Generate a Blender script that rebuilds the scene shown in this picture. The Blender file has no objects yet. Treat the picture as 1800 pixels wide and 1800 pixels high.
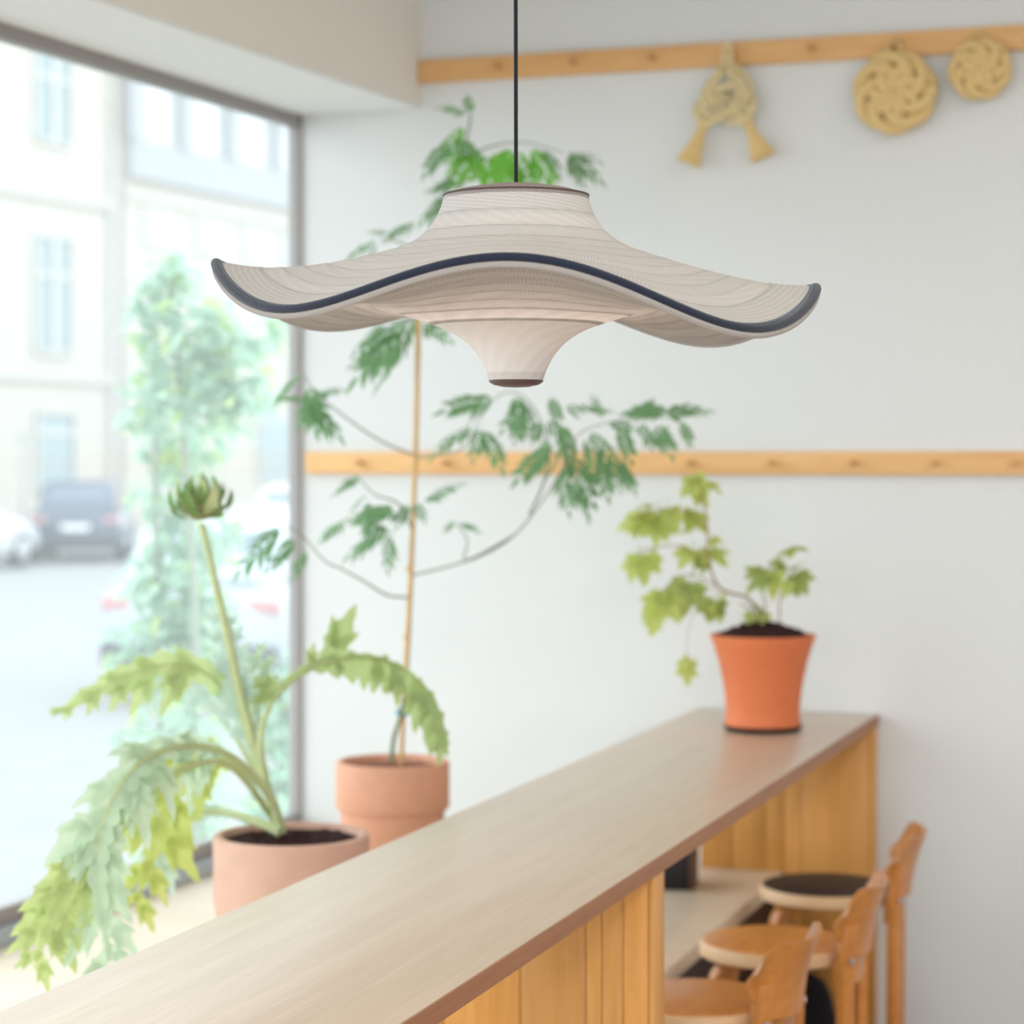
import bpy, bmesh, math, random
from mathutils import Vector, Matrix, Quaternion
random.seed(7)
PI = math.pi
SC = bpy.context.scene
COL = SC.collection

# ------------------------------------------------------------------ camera
F, CX, HOR = 4000.0, 900.0, 805.0          # focal length, centre column, horizon row (1800 px frame)
TH = math.radians(18.5)                     # camera turned left of the room's depth axis
EYE = Vector((0, 0, 1.72))
cd = bpy.data.cameras.new('camera'); cam = bpy.data.objects.new('camera', cd); COL.objects.link(cam)
cam.location = EYE; cam.rotation_euler = (PI/2, 0, TH)
cd.sensor_width = 36; cd.lens = 36*F/1800; cd.shift_y = -(900-HOR)/1800
cd.clip_end = 300
cd.dof.use_dof = True; cd.dof.focus_distance = 3.08; cd.dof.aperture_fstop = 3.7
SC.camera = cam

# ------------------------------------------------------------------ world, exposure
W = bpy.data.worlds.new('world'); SC.world = W; W.use_nodes = True
nt = W.node_tree
bg = nt.nodes['Background']
tc = nt.nodes.new('ShaderNodeTexCoord'); sp = nt.nodes.new('ShaderNodeSeparateXYZ')
rp = nt.nodes.new('ShaderNodeValToRGB')
rp.color_ramp.elements[0].position = 0.0; rp.color_ramp.elements[0].color = (0.90, 0.94, 0.97, 1)
rp.color_ramp.elements[1].position = 0.8; rp.color_ramp.elements[1].color = (0.81, 0.905, 1.0, 1)
nt.links.new(tc.outputs['Generated'], sp.inputs[0]); nt.links.new(sp.outputs['Z'], rp.inputs[0])
nt.links.new(rp.outputs[0], bg.inputs['Color'])
bg.inputs['Strength'].default_value = 4.2
SC.view_settings.view_transform = 'Standard'
SC.view_settings.look = 'None'
SC.view_settings.gamma = 1.0
SC.view_settings.exposure = -0.03
SC.view_settings.use_curve_mapping = False

def portal(name, loc, rot, sx, sy):
    l = bpy.data.lights.new(name, 'AREA'); l.shape = 'RECTANGLE'; l.size = sx; l.size_y = sy
    l.cycles.is_portal = True
    o = bpy.data.objects.new(name, l); COL.objects.link(o); o.location = loc; o.rotation_euler = rot
    return o

def ceiling_fill(x, y, e):                    # warm fill lights added above the frame to brighten the room
    l = bpy.data.lights.new('ceiling_fill', 'AREA'); l.shape = 'DISK'; l.size = .5; l.energy = e; l.color = (1.0, .90, .78)
    o = bpy.data.objects.new('ceiling_fill', l); COL.objects.link(o); o.location = (x, y, 3.385)
for x_, y_, e_ in ((.9, .6, 26), (1.1, 3.0, 24), (.9, 5.0, 16), (-1.2, .4, 24)): ceiling_fill(x_, y_, e_)

# ------------------------------------------------------------------ pixel -> world helpers (real depths)
ST, CT = math.sin(TH), math.cos(TH)
def ray(u, v):
    r = (u-CX)/F
    return Vector((-ST + r*CT, CT + r*ST, (HOR-v)/F))
def at(u, v, d): return EYE + ray(u, v)*d
def at_plane(u, v, p, n):
    q = ray(u, v); return EYE + q*((p-EYE).dot(n)/q.dot(n))
def at_z(u, v, z): return EYE + ray(u, v)*((z-EYE.z)/ray(u, v).z)
VIEW = Vector((-ST, CT, 0)); RIGHT = Vector((CT, ST, 0)); UP = Vector((0, 0, 1))

# ------------------------------------------------------------------ mesh helpers
class MB:
    def __init__(s): s.v = []; s.f = []; s.uv = None
    def quad_grid(s, rows, closed_u=False, flip=False):
        b = len(s.v); n = len(rows[0])
        for r in rows: s.v += [tuple(p) for p in r]
        for i in range(len(rows)-1):
            for j in range(n if closed_u else n-1):
                k = (j+1) % n
                q = (b+i*n+j, b+i*n+k, b+(i+1)*n+k, b+(i+1)*n+j)
                s.f.append(q[::-1] if flip else q)
        return b
    def box(s, lo, hi, m=None):
        b = len(s.v); (x0, y0, z0), (x1, y1, z1) = lo, hi
        c = [(x0,y0,z0),(x1,y0,z0),(x1,y1,z0),(x0,y1,z0),(x0,y0,z1),(x1,y0,z1),(x1,y1,z1),(x0,y1,z1)]
        s.v += [tuple(m @ Vector(p)) if m else p for p in c]
        for q in ((0,3,2,1),(4,5,6,7),(0,1,5,4),(1,2,6,5),(2,3,7,6),(3,0,4,7)): s.f.append(tuple(b+i for i in q))
        return s
    def prism(s, pts, z0, z1):                  # plan polygon (counter-clockwise) raised
        b = len(s.v); n = len(pts)
        s.v += [(p[0], p[1], z0) for p in pts] + [(p[0], p[1], z1) for p in pts]
        s.f.append(tuple(b+i for i in range(n))[::-1]); s.f.append(tuple(b+n+i for i in range(n)))
        for i in range(n): k = (i+1) % n; s.f.append((b+i, b+k, b+n+k, b+n+i))
        return s
    def tube(s, pts, rad, n=8, closed=False, flat=1.0):
        pts = [Vector(p) for p in pts]; m = len(pts)
        rr = rad if isinstance(rad, (list, tuple)) else [rad]*m
        rows = []; prev = None
        for i, p in enumerate(pts):
            if closed: t = pts[(i+1) % m]-pts[i-1]
            else: t = pts[min(i+1, m-1)]-pts[max(i-1, 0)]
            t = t.normalized() if t.length > 1e-9 else Vector((0,0,1))
            if prev is None:
                a = Vector((0,0,1)) if abs(t.z) < .9 else Vector((1,0,0))
                prev = t.cross(a).normalized()
            prev = (prev - t*prev.dot(t)).normalized(); bn = t.cross(prev)
            rows.append([p + (prev*math.cos(2*PI*j/n) + bn*math.sin(2*PI*j/n)*flat)*rr[i] for j in range(n)])
        if closed: rows.append(rows[0])
        b = s.quad_grid(rows, True, True)
        if not closed:
            s.f.append(tuple(b+j for j in range(n))); e = b+(m-1)*n; s.f.append(tuple(e+j for j in range(n))[::-1])
        return s
    def lathe(s, prof, c=(0,0,0), n=48, wob=None):
        rows = []
        for (r, z) in prof:
            rows.append([(c[0]+r*math.cos(2*PI*j/n), c[1]+r*math.sin(2*PI*j/n), c[2]+z) for j in range(n)])
        s.quad_grid(rows, True); return s
    def sweep(s, pts, side, w, h):              # rectangular section; side = constant width direction
        pts = [Vector(p) for p in pts]; side = Vector(side).normalized(); rows = []
        for i, p in enumerate(pts):
            t = (pts[min(i+1, len(pts)-1)]-pts[max(i-1, 0)]).normalized(); nn = t.cross(side).normalized()
            rows.append([p+side*w/2+nn*h/2, p-side*w/2+nn*h/2, p-side*w/2-nn*h/2, p+side*w/2-nn*h/2])
        b = s.quad_grid(rows, True); e = b+4*(len(pts)-1)
        s.f.append((b+3,b+2,b+1,b)); s.f.append((e,e+1,e+2,e+3)); return s
    def mesh(s, name, angle=40, bevel=0):
        me = bpy.data.meshes.new(name); me.from_pydata(s.v, [], s.f); me.update()
        bm = bmesh.new(); bm.from_mesh(me)
        bmesh.ops.recalc_face_normals(bm, faces=bm.faces)
        if bevel: bmesh.ops.bevel(bm, geom=list(bm.edges), offset=bevel, segments=2, affect='EDGES', profile=.5)
        bm.to_mesh(me); bm.free()
        if angle:
            me.polygons.foreach_set('use_smooth', [True]*len(me.polygons))
            me.set_sharp_from_angle(angle=math.radians(angle))
        return me

def tag(o, label=None, cat=None, group=None, kind=None):
    if label: o['label'] = label
    if cat: o['category'] = cat
    if group: o['group'] = group
    if kind: o['kind'] = kind
    return o
def thing(name, loc, label, cat, group=None, rz=0):
    o = bpy.data.objects.new(name, None); COL.objects.link(o); o.empty_display_size = .05
    o.location = loc; o.rotation_euler = (0, 0, rz)
    return tag(o, label, cat, group)
def root_matrix(o):
    while o.parent: o = o.parent
    return Matrix.Translation(o.location) @ o.rotation_euler.to_matrix().to_4x4()
def part(name, mb, mat, parent=None, world=True, label=None, angle=40, bevel=0, kind=None):
    """link a mesh; vertices given in world space unless world=False (then in the root's own space)"""
    me = mb.mesh(name, angle, bevel) if isinstance(mb, MB) else mb
    if parent and world: me.transform(root_matrix(parent).inverted())
    if mat and not me.materials: me.materials.append(mat)
    o = bpy.data.objects.new(name, me); COL.objects.link(o); o.parent = parent
    return tag(o, label, kind=kind)
def inst(name, me, parent, mw, label=None):     # shared mesh at a world matrix below an un-nested parent
    o = bpy.data.objects.new(name, me); COL.objects.link(o); o.parent = parent
    o.matrix_basis = root_matrix(parent).inverted() @ mw
    return tag(o, label)
def solo(name, mb, mat, label, cat, loc, group=None, **k):
    me = mb.mesh(name, k.get('angle', 40), k.get('bevel', 0)); me.transform(Matrix.Translation(-Vector(loc)))
    me.materials.append(mat); o = bpy.data.objects.new(name, me); COL.objects.link(o); o.location = loc
    return tag(o, label, cat, group)
def struct(name, mb, mat, parent=None, bevel=0):
    o = part(name, mb, mat, parent, bevel=bevel, angle=30)
    if not parent: o['kind'] = 'structure'
    return o
def spline(pts, n=6):                           # Catmull-Rom
    pts = [Vector(p) for p in pts]; out = []
    for i in range(len(pts)-1):
        p0, p1, p2, p3 = pts[max(i-1, 0)], pts[i], pts[i+1], pts[min(i+2, len(pts)-1)]
        for k in range(n):
            t = k/n
            out.append(.5*((2*p1)+(p2-p0)*t+(2*p0-5*p1+4*p2-p3)*t*t+(3*p1-p0-3*p2+p3)*t**3))
    out.append(pts[-1]); return out

# ------------------------------------------------------------------ materials
def hexlin(r, g, b):
    f = lambda c: (c/255/12.92) if c/255 <= .04045 else ((c/255+.055)/1.055)**2.4
    return (f(r), f(g), f(b), 1)
def base_mat(name, col, rough=.6, spec=.4, metal=0, bump=0, bscale=60, trans=0, var=0, sheen=0):
    m = bpy.data.materials.new(name); m.use_nodes = True; t = m.node_tree; p = t.nodes['Principled BSDF']
    p.inputs['Roughness'].default_value = rough; p.inputs['Specular IOR Level'].default_value = spec
    p.inputs['Metallic'].default_value = metal; p.inputs['Sheen Weight'].default_value = sheen
    tcn = t.nodes.new('ShaderNodeTexCoord')
    nz = t.nodes.new('ShaderNodeTexNoise'); nz.inputs['Scale'].default_value = bscale; nz.inputs['Detail'].default_value = 4
    t.links.new(tcn.outputs['Object'], nz.inputs['Vector'])
    mx = t.nodes.new('ShaderNodeMix'); mx.data_type = 'RGBA'
    c = Vector(col[:3]); v = max(var, .02)
    mx.inputs['A'].default_value = (*(c*(1-v)), 1); mx.inputs['B'].default_value = (*(c*(1+v)), 1)
    t.links.new(nz.outputs['Fac'], mx.inputs['Factor'])
    t.links.new(mx.outputs['Result'], p.inputs['Base Color'])
    if bump:
        b = t.nodes.new('ShaderNodeBump'); b.inputs['Strength'].default_value = bump; b.inputs['Distance'].default_value = .003
        t.links.new(nz.outputs['Fac'], b.inputs['Height']); t.links.new(b.outputs[0], p.inputs['Normal'])
    if trans:
        tr = t.nodes.new('ShaderNodeBsdfTranslucent'); ms = t.nodes.new('ShaderNodeMixShader'); ms.inputs[0].default_value = trans
        t.links.new(mx.outputs['Result'], tr.inputs['Color'])
        t.links.new(p.outputs[0], ms.inputs[1]); t.links.new(tr.outputs[0], ms.inputs[2])
        t.links.new(ms.outputs[0], t.nodes['Material Output'].inputs[0])
    return m
def wood_mat(name, light, dark, scale=(18, 1.2, 18), rough=.42, spec=.4, vary=.12, coat=0):
    m = bpy.data.materials.new(name); m.use_nodes = True; t = m.node_tree; p = t.nodes['Principled BSDF']
    N, L = t.nodes.new, t.links.new
    tcn = N('ShaderNodeTexCoord'); mp = N('ShaderNodeMapping'); mp.inputs['Scale'].default_value = scale
    oi = N('ShaderNodeObjectInfo'); sc = N('ShaderNodeVectorMath'); sc.operation = 'SCALE'
    cb = N('ShaderNodeCombineXYZ'); L(oi.outputs['Random'], cb.inputs[0]); L(oi.outputs['Random'], cb.inputs[2]); L(oi.outputs['Random'], cb.inputs[1])
    L(cb.outputs[0], sc.inputs[0]); sc.inputs['Scale'].default_value = 13
    ad = N('ShaderNodeVectorMath'); L(tcn.outputs['Object'], ad.inputs[0]); L(sc.outputs[0], ad.inputs[1]); L(ad.outputs[0], mp.inputs['Vector'])
    n1 = N('ShaderNodeTexNoise'); n1.inputs['Scale'].default_value = 1.0; n1.inputs['Detail'].default_value = 5; n1.inputs['Distortion'].default_value = .6
    L(mp.outputs[0], n1.inputs['Vector'])
    m2 = N('ShaderNodeMapping'); m2.inputs['Scale'].default_value = tuple(s*7 for s in scale); L(ad.outputs[0], m2.inputs['Vector'])
    n2 = N('ShaderNodeTexNoise'); n2.inputs['Scale'].default_value = 1.0; n2.inputs['Detail'].default_value = 3; L(m2.outputs[0], n2.inputs['Vector'])
    av = N('ShaderNodeMath'); av.operation = 'MULTIPLY_ADD'; L(n2.outputs['Fac'], av.inputs[0]); av.inputs[1].default_value = .45
    ml = N('ShaderNodeMath'); ml.operation = 'MULTIPLY'; L(n1.outputs['Fac'], ml.inputs[0]); ml.inputs[1].default_value = .55
    L(ml.outputs[0], av.inputs[2])
    rmp = N('ShaderNodeValToRGB'); rmp.color_ramp.elements[0].position = .34; rmp.color_ramp.elements[1].position = .62
    rmp.color_ramp.elements[0].color = dark; rmp.color_ramp.elements[1].color = light
    L(av.outputs[0], rmp.inputs[0])
    hv = N('ShaderNodeHueSaturation'); L(rmp.outputs[0], hv.inputs['Color'])
    mr = N('ShaderNodeMapRange'); mr.inputs['To Min'].default_value = 1-vary; mr.inputs['To Max'].default_value = 1+vary
    L(oi.outputs['Random'], mr.inputs['Value']); L(mr.outputs[0], hv.inputs['Value'])
    L(hv.outputs[0], p.inputs['Base Color'])
    p.inputs['Roughness'].default_value = rough; p.inputs['Specular IOR Level'].default_value = spec
    p.inputs['Coat Weight'].default_value = coat; p.inputs['Coat Roughness'].default_value = .36
    b = N('ShaderNodeBump'); b.inputs['Strength'].default_value = .12; b.inputs['Distance'].default_value = .001
    L(av.outputs[0], b.inputs['Height']); L(b.outputs[0], p.inputs['Normal'])
    return m
def leaf_mat(name, col, trans=.4, var=.25, rough=.5):
    return base_mat(name, col, rough, .35, trans=trans, var=var, bscale=25)

M_WALL = base_mat('white_plaster', (.745, .765, .775, 1), .9, .2, bump=.05, bscale=80)
M_HEAD = base_mat('beam_plaster', (.87, .83, .78, 1), .9, .2, bump=.05, bscale=80)
M_CEIL = base_mat('ceiling_paint', (.8, .79, .77, 1), .9, .2)
M_FLOOR = wood_mat('pale_bounce_floor', (.46, .36, .28, 1), (.36, .27, .2, 1), (8, 1, 8), vary=0)  # pale tone chosen to bounce light up under the lamp
M_FRAME = base_mat('window_frame_paint', (.34, .315, .31, 1), .5, .4)
M_SILLW = wood_mat('platform_wood', (.86, .74, .59, 1), (.78, .65, .50, 1), (1.5, 12, 12), vary=.05)
M_TOP = wood_mat('oak_worktop', (.63, .50, .38, 1), (.54, .415, .30, 1), (22, .9, 22), rough=.46, spec=.5, vary=0, coat=.75)
M_BOARD = wood_mat('oak_board', (.72, .36, .10, 1), (.60, .27, .062, 1), (16, 16, 1.1), rough=.42, vary=.16)
M_EDGE = wood_mat('oak_edge', (.40, .185, .09, 1), (.32, .135, .06, 1), (22, .9, 22), rough=.5, vary=.05)
M_RAIL = wood_mat('pine_rail', (.80, .49, .22, 1), (.68, .37, .14, 1), (1.6, 20, 20), rough=.5, vary=.04)
M_PEG = wood_mat('pine_peg', (.66, .36, .15, 1), (.55, .28, .11, 1), (20, 4, 20), vary=.08)
M_BIRCH = wood_mat('honey_birch', (.64, .265, .062, 1), (.52, .19, .04, 1), (10, 2, 10), rough=.32, vary=.1, coat=.2)
M_BIRCHEDGE = wood_mat('birch_ply_edge', (.76, .52, .31, 1), (.62, .38, .2, 1), (4, 4, 90), rough=.4, vary=.04)
M_BLACK = base_mat('black_linoleum', (.018, .014, .018, 1), .5, .35)
M_STEEL = base_mat('steel', (.55, .56, .6, 1), .3, .5, metal=1)
M_TERRA = base_mat('terracotta', (.67, .35, .235, 1), .8, .25, bump=.15, bscale=35, var=.10)
M_TERRAP = base_mat('pale_terracotta', (.66, .42, .335, 1), .85, .2, bump=.15, bscale=22, var=.12)
M_TERRAR = base_mat('red_terracotta', (.68, .185, .07, 1), .6, .35, bump=.1, bscale=40, var=.10)
M_SOIL = base_mat('dark_soil', (.045, .022, .022, 1), .95, .1, bump=.9, bscale=90, var=.6)
M_SOILP = base_mat('dry_soil', (.26, .12, .08, 1), .95, .1, bump=.9, bscale=90, var=.35)
M_STRAW = base_mat('braided_straw', (.76, .56, .26, 1), .7, .2, bump=.6, bscale=160, var=.25)
M_STRAWP = base_mat('pale_straw', (.76, .64, .38, 1), .75, .2, bump=.6, bscale=160, var=.25)
M_BAMBOO = base_mat('bamboo_cane', (.70, .45, .19, 1), .5, .4, var=.2, bscale=20)
M_TRUNK = base_mat('sapling_bark', (.20, .24, .13, 1), .8, .2, var=.3, bscale=50)
M_TWIG = base_mat('grey_green_twig', (.27, .31, .25, 1), .8, .2, var=.2)
M_TIE = base_mat('blue_tie', (.05, .30, .48, 1), .5, .4)
M_LEAFT = leaf_mat('tree_leaf', (.20, .38, .18, 1), .45)
M_LEAFB = leaf_mat('tree_leaf_backlit', (.19, .52, .07, 1), .5)  # brighter copy of the tree leaf, backlight put into its green
M_LEAFI = leaf_mat('lime_leaf', (.56, .64, .19, 1), .45)
M_LEAFI2 = leaf_mat('olive_leaf', (.40, .48, .15, 1), .4)
M_LEAFA = leaf_mat('silver_green_leaf', (.60, .75, .56, 1), .4, var=.2)
M_LEAFA2 = leaf_mat('yellow_backlit_leaf', (.58, .66, .20, 1), .45, var=.2)  # yellow tone carries the light coming through the leaf
M_LEAFA3 = leaf_mat('grey_leaf', (.62, .77, .69, 1), .35, var=.18)
M_STALK = base_mat('pale_stalk', (.56, .63, .34, 1), .6, .3, trans=.15, var=.2)
M_BRACT = base_mat('artichoke_bract', (.21, .33, .11, 1), .6, .3, trans=.2, var=.35, bscale=30)
M_BRACTB = base_mat('artichoke_base', (.36, .33, .17, 1), .7, .3, var=.25)
M_NAVY = base_mat('navy_piping', (.012, .02, .046, 1), .7, .3, bump=.5, bscale=500, sheen=.25)
M_CORD = base_mat('black_cord', (.008, .01, .014, 1), .6, .3, bump=.4, bscale=600)
M_CAP = base_mat('taupe_cap', (.30, .255, .24, 1), .5, .4)
M_CAPB = base_mat('brown_cap', (.11, .065, .06, 1), .4, .4)

def glass_mat():
    m = bpy.data.materials.new('window_glass'); m.use_nodes = True; t = m.node_tree; t.nodes.clear()
    o = t.nodes.new('ShaderNodeOutputMaterial'); tr = t.nodes.new('ShaderNodeBsdfTransparent'); gl = t.nodes.new('ShaderNodeBsdfGlossy')
    tr.inputs[0].default_value = (.97, .99, .98, 1); gl.inputs['Roughness'].default_value = .02
    lw = t.nodes.new('ShaderNodeLayerWeight'); lw.inputs['Blend'].default_value = .5
    pw = t.nodes.new('ShaderNodeMath'); pw.operation = 'POWER'; t.links.new(lw.outputs['Facing'], pw.inputs[0]); pw.inputs[1].default_value = 4
    fr = t.nodes.new('ShaderNodeMath'); fr.operation = 'MULTIPLY_ADD'; t.links.new(pw.outputs[0], fr.inputs[0]); fr.inputs[1].default_value = .5; fr.inputs[2].default_value = .02
    mx = t.nodes.new('ShaderNodeMixShader'); t.links.new(fr.outputs[0], mx.inputs[0])
    du = t.nodes.new('ShaderNodeBsdfTranslucent'); du.inputs[0].default_value = (.95, .98, .97, 1)    # even pale veil on the pane, standing in for lens haze
    m2 = t.nodes.new('ShaderNodeMixShader'); m2.inputs[0].default_value = .07
    t.links.new(tr.outputs[0], m2.inputs[1]); t.links.new(du.outputs[0], m2.inputs[2])
    t.links.new(m2.outputs[0], mx.inputs[1]); t.links.new(gl.outputs[0], mx.inputs[2]); t.links.new(mx.outputs[0], o.inputs[0])
    return m
M_GLASS = glass_mat()

def fabric_mat(name, c0, c1, n1, slant, trans):
    """pleated mesh tape: fine threads across the tape, UV.x = turns round the shade, UV.y = across the tape"""
    m = bpy.data.materials.new(name); m.use_nodes = True; t = m.node_tree; p = t.nodes['Principled BSDF']
    N, L = t.nodes.new, t.links.new
    uv = N('ShaderNodeUVMap'); sx = N('ShaderNodeSeparateXYZ'); L(uv.outputs[0], sx.inputs[0])
    def wave(n, k):
        a = N('ShaderNodeMath'); a.operation = 'MULTIPLY'; L(sx.outputs[0], a.inputs[0]); a.inputs[1].default_value = n*2*PI
        b = N('ShaderNodeMath'); b.operation = 'MULTIPLY_ADD'; L(sx.outputs[1], b.inputs[0]); b.inputs[1].default_value = k; L(a.outputs[0], b.inputs[2])
        s = N('ShaderNodeMath'); s.operation = 'SINE'; L(b.outputs[0], s.inputs[0]); return s
    w1, w2 = wave(n1, slant), wave(n1*1.045, -slant)
    mu = N('ShaderNodeMath'); mu.operation = 'MULTIPLY'; L(w1.outputs[0], mu.inputs[0]); L(w2.outputs[0], mu.inputs[1])
    ad = N('ShaderNodeMath'); ad.operation = 'ADD'; L(w1.outputs[0], ad.inputs[0]); L(mu.outputs[0], ad.inputs[1])
    mr = N('ShaderNodeMapRange'); L(ad.outputs[0], mr.inputs['Value']); mr.inputs['From Min'].default_value = -1.3; mr.inputs['From Max'].default_value = 1.6
    rm = N('ShaderNodeValToRGB'); rm.color_ramp.elements[0].color = c0; rm.color_ramp.elements[1].color = c1; L(mr.outputs[0], rm.inputs[0])
    oi = N('ShaderNodeObjectInfo'); m2 = N('ShaderNodeMapRange'); L(oi.outputs['Random'], m2.inputs['Value']); m2.inputs['To Min'].default_value = .93; m2.inputs['To Max'].default_value = 1.05
    # dashed stitching along the overlapping edge of each tape
    lt = N('ShaderNodeMath'); lt.operation = 'LESS_THAN'; L(sx.outputs[1], lt.inputs[0]); lt.inputs[1].default_value = .09
    da = N('ShaderNodeMath'); da.operation = 'MULTIPLY'; L(sx.outputs[0], da.inputs[0]); da.inputs[1].default_value = 300*2*PI
    ds = N('ShaderNodeMath'); ds.operation = 'SINE'; L(da.outputs[0], ds.inputs[0])
    dm = N('ShaderNodeMapRange'); L(ds.outputs[0], dm.inputs['Value']); dm.inputs['From Min'].default_value = -.6; dm.inputs['From Max'].default_value = .3; dm.inputs['To Min'].default_value = 0; dm.inputs['To Max'].default_value = .26
    dl = N('ShaderNodeMath'); dl.operation = 'MULTIPLY'; L(dm.outputs[0], dl.inputs[0]); L(lt.outputs[0], dl.inputs[1])
    sb = N('ShaderNodeMath'); sb.operation = 'SUBTRACT'; L(m2.outputs[0], sb.inputs[0]); L(dl.outputs[0], sb.inputs[1]); m2 = sb
    hv = N('ShaderNodeHueSaturation'); L(rm.outputs[0], hv.inputs['Color']); L(m2.outputs[0], hv.inputs['Value'])
    L(hv.outputs[0], p.inputs['Base Color']); p.inputs['Roughness'].default_value = .75; p.inputs['Specular IOR Level'].default_value = .25
    p.inputs['Sheen Weight'].default_value = .2
    b = N('ShaderNodeBump'); b.inputs['Strength'].default_value = .35; b.inputs['Distance'].default_value = .001
    L(ad.outputs[0], b.inputs['Height']); L(b.outputs[0], p.inputs['Normal'])
    tr = N('ShaderNodeBsdfTranslucent'); L(hv.outputs[0], tr.inputs[0]); ms = N('ShaderNodeMixShader'); ms.inputs[0].default_value = trans
    L(p.outputs[0], ms.inputs[1]); L(tr.outputs[0], ms.inputs[2]); L(ms.outputs[0], t.nodes['Material Output'].inputs[0])
    return m

# ================================================================== ROOM
D = 6.40                                        # back wall
ZS = 2.78                                       # soffit height
ZP = 0.55                                       # window platform height
ZC = 1.00                                       # counter height
CEIL = 3.40
# plan line of the window plane and of the header beam's room face (they run slightly askew of the back wall)
WA, WB = Vector((-2.915, 4.75)), Vector((-2.83, D))
wdir = (WB-WA).normalized(); wn = Vector((wdir.y, -wdir.x))              # wn points into the room
def wx(y, off=0): return WA.x + (y-WA.y)*wdir.x/wdir.y + off/wdir.y
HA, HB = Vector((-2.555, 4.70)), Vector((-2.432, D))
def hx(y): return HA.x + (y-HA.y)*(HB.x-HA.x)/(HB.y-HA.y)
Y0, XR = -1.6, 3.2
yw0 = 1.4                                       # near end of the big window (outside the frame)

struct('floor', MB().box((-3.9, Y0-.2, -.12), (XR+.2, D+.2, 0)), M_FLOOR)
struct('wall_back', MB().box((wx(D, -.028), D, 0), (XR+.2, D+.2, CEIL+.2)), M_WALL)
struct('wall_right', MB().box((XR, Y0-.2, 0), (XR+.2, D, CEIL+.2)), M_WALL)
struct('ceiling', MB().box((hx(Y0)-.9, Y0-.2, CEIL), (XR, D, CEIL+.2)), M_CEIL)
b = MB().prism([(hx(Y0), Y0), (hx(D), D), (wx(D, -.1), D), (wx(Y0, -.1), Y0)][::1], ZS, CEIL)
b.prism([(wx(Y0, .0), Y0), (wx(D, .0), D), (wx(D, -.16), D), (wx(Y0, -.16), Y0)], 0, ZP-.02)
b.prism([(wx(Y0, .30), Y0), (wx(yw0, .30), yw0), (wx(yw0, -.16), yw0), (wx(Y0, -.16), Y0)], ZP-.02, ZS)
struct('wall_left', b, M_HEAD)
# soffit lining of the window recess, bounced ground light put into a white paler than the wall
struct('trim_1', MB().prism([(hx(yw0)-.004, yw0), (hx(D)-.004, D-.001), (wx(D, .0), D-.001), (wx(yw0, .0), yw0)], ZS-.012, ZS), base_mat('lit_soffit', (.87, .89, .90, 1), .85, .2))
# street-side front wall behind the camera with an unseen opening sized for fill light
b = MB(); b.box((-2.9, Y0-.2, 0), (XR, Y0, .25)); b.box((-2.9, Y0-.2, 3.25), (XR, Y0, CEIL)); b.box((-2.9, Y0-.2, .25), (-2.7, Y0, 3.25)); b.box((3.0, Y0-.2, .25), (XR, Y0, 3.25))
struct('wall_front', b, M_WALL)

def wpt(y, off, z): return Vector((wx(y, off), y, z))
def wbar(mb, y0, y1, o0, o1, z0, z1):
    mb.prism([(wx(y0, o0), y0), (wx(y0, o1), y0), (wx(y1, o1), y1), (wx(y1, o0), y1)], z0, z1)
win = MB()
wbar(win, D-.014, D-.001, -.028, .012, ZP, ZS-.012)             # right jamb by the back wall
wbar(win, yw0, D-.001, -.028, .012, ZS-.048, ZS-.012)            # head
wbar(win, yw0, yw0+.03, -.028, .012, ZP, ZS-.012)
wbar(win, yw0, D-.001, -.028, .010, ZP+.03, ZP+.085)              # bottom rail
W1 = struct('window_1', win, M_FRAME)
win = MB(); wbar(win, yw0, D-.001, .010, .036, ZP+.004, ZP+.045)
part('bottom_bead', win, base_mat('bead_paint', (.40, .46, .54, 1), .35, .6), W1, label='blue-grey glazing bead along the bottom of the window')
win = MB(); wbar(win, yw0+.02, D-.012, -.012, -.006, ZP+.08, ZS-.046)
part('pane', win, M_GLASS, W1)
portal('window_portal', wpt((yw0+D)/2, -.07, (ZP+ZS)/2), (0, -PI/2, math.atan2(wdir.y, wdir.x)-PI/2), ZS-ZP, D-yw0)
portal('front_portal', (.15, Y0-.1, 1.75), (PI/2, 0, 0), 5.7, 3.0)

# window platform of broad boards
PF = -1.312
pl = thing('window_platform', (-2.0, 3.6, 0), 'broad pale wooden window platform carrying the two terracotta pots', 'window seat')
bx = [wx(D, .05)+.06, -2.30, -1.79, PF]
for i in range(3):
    x0 = bx[i]; x1 = bx[i+1]-.002
    if i == 0:
        mb = MB().prism([(wx(1.4, .02), 1.4), (x1, 1.4), (x1, D-.002), (wx(D, .02), D-.002)], ZP-.04, ZP)
    else: mb = MB().box((x0, 1.4, ZP-.04), (x1, D-.002, ZP))
    part('board', mb, M_SILLW, pl, bevel=.002)
part('riser', MB().box((PF-.06, 1.4, 0), (PF-.02, D-.002, ZP-.04)), wood_mat('shaded_riser_wood', (.035, .018, .016, 1), (.02, .012, .012, 1), (1, 12, 12)), pl, label='front board with its shade painted in dark')  # near-black wood colour stands for shade on the platform front

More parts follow.
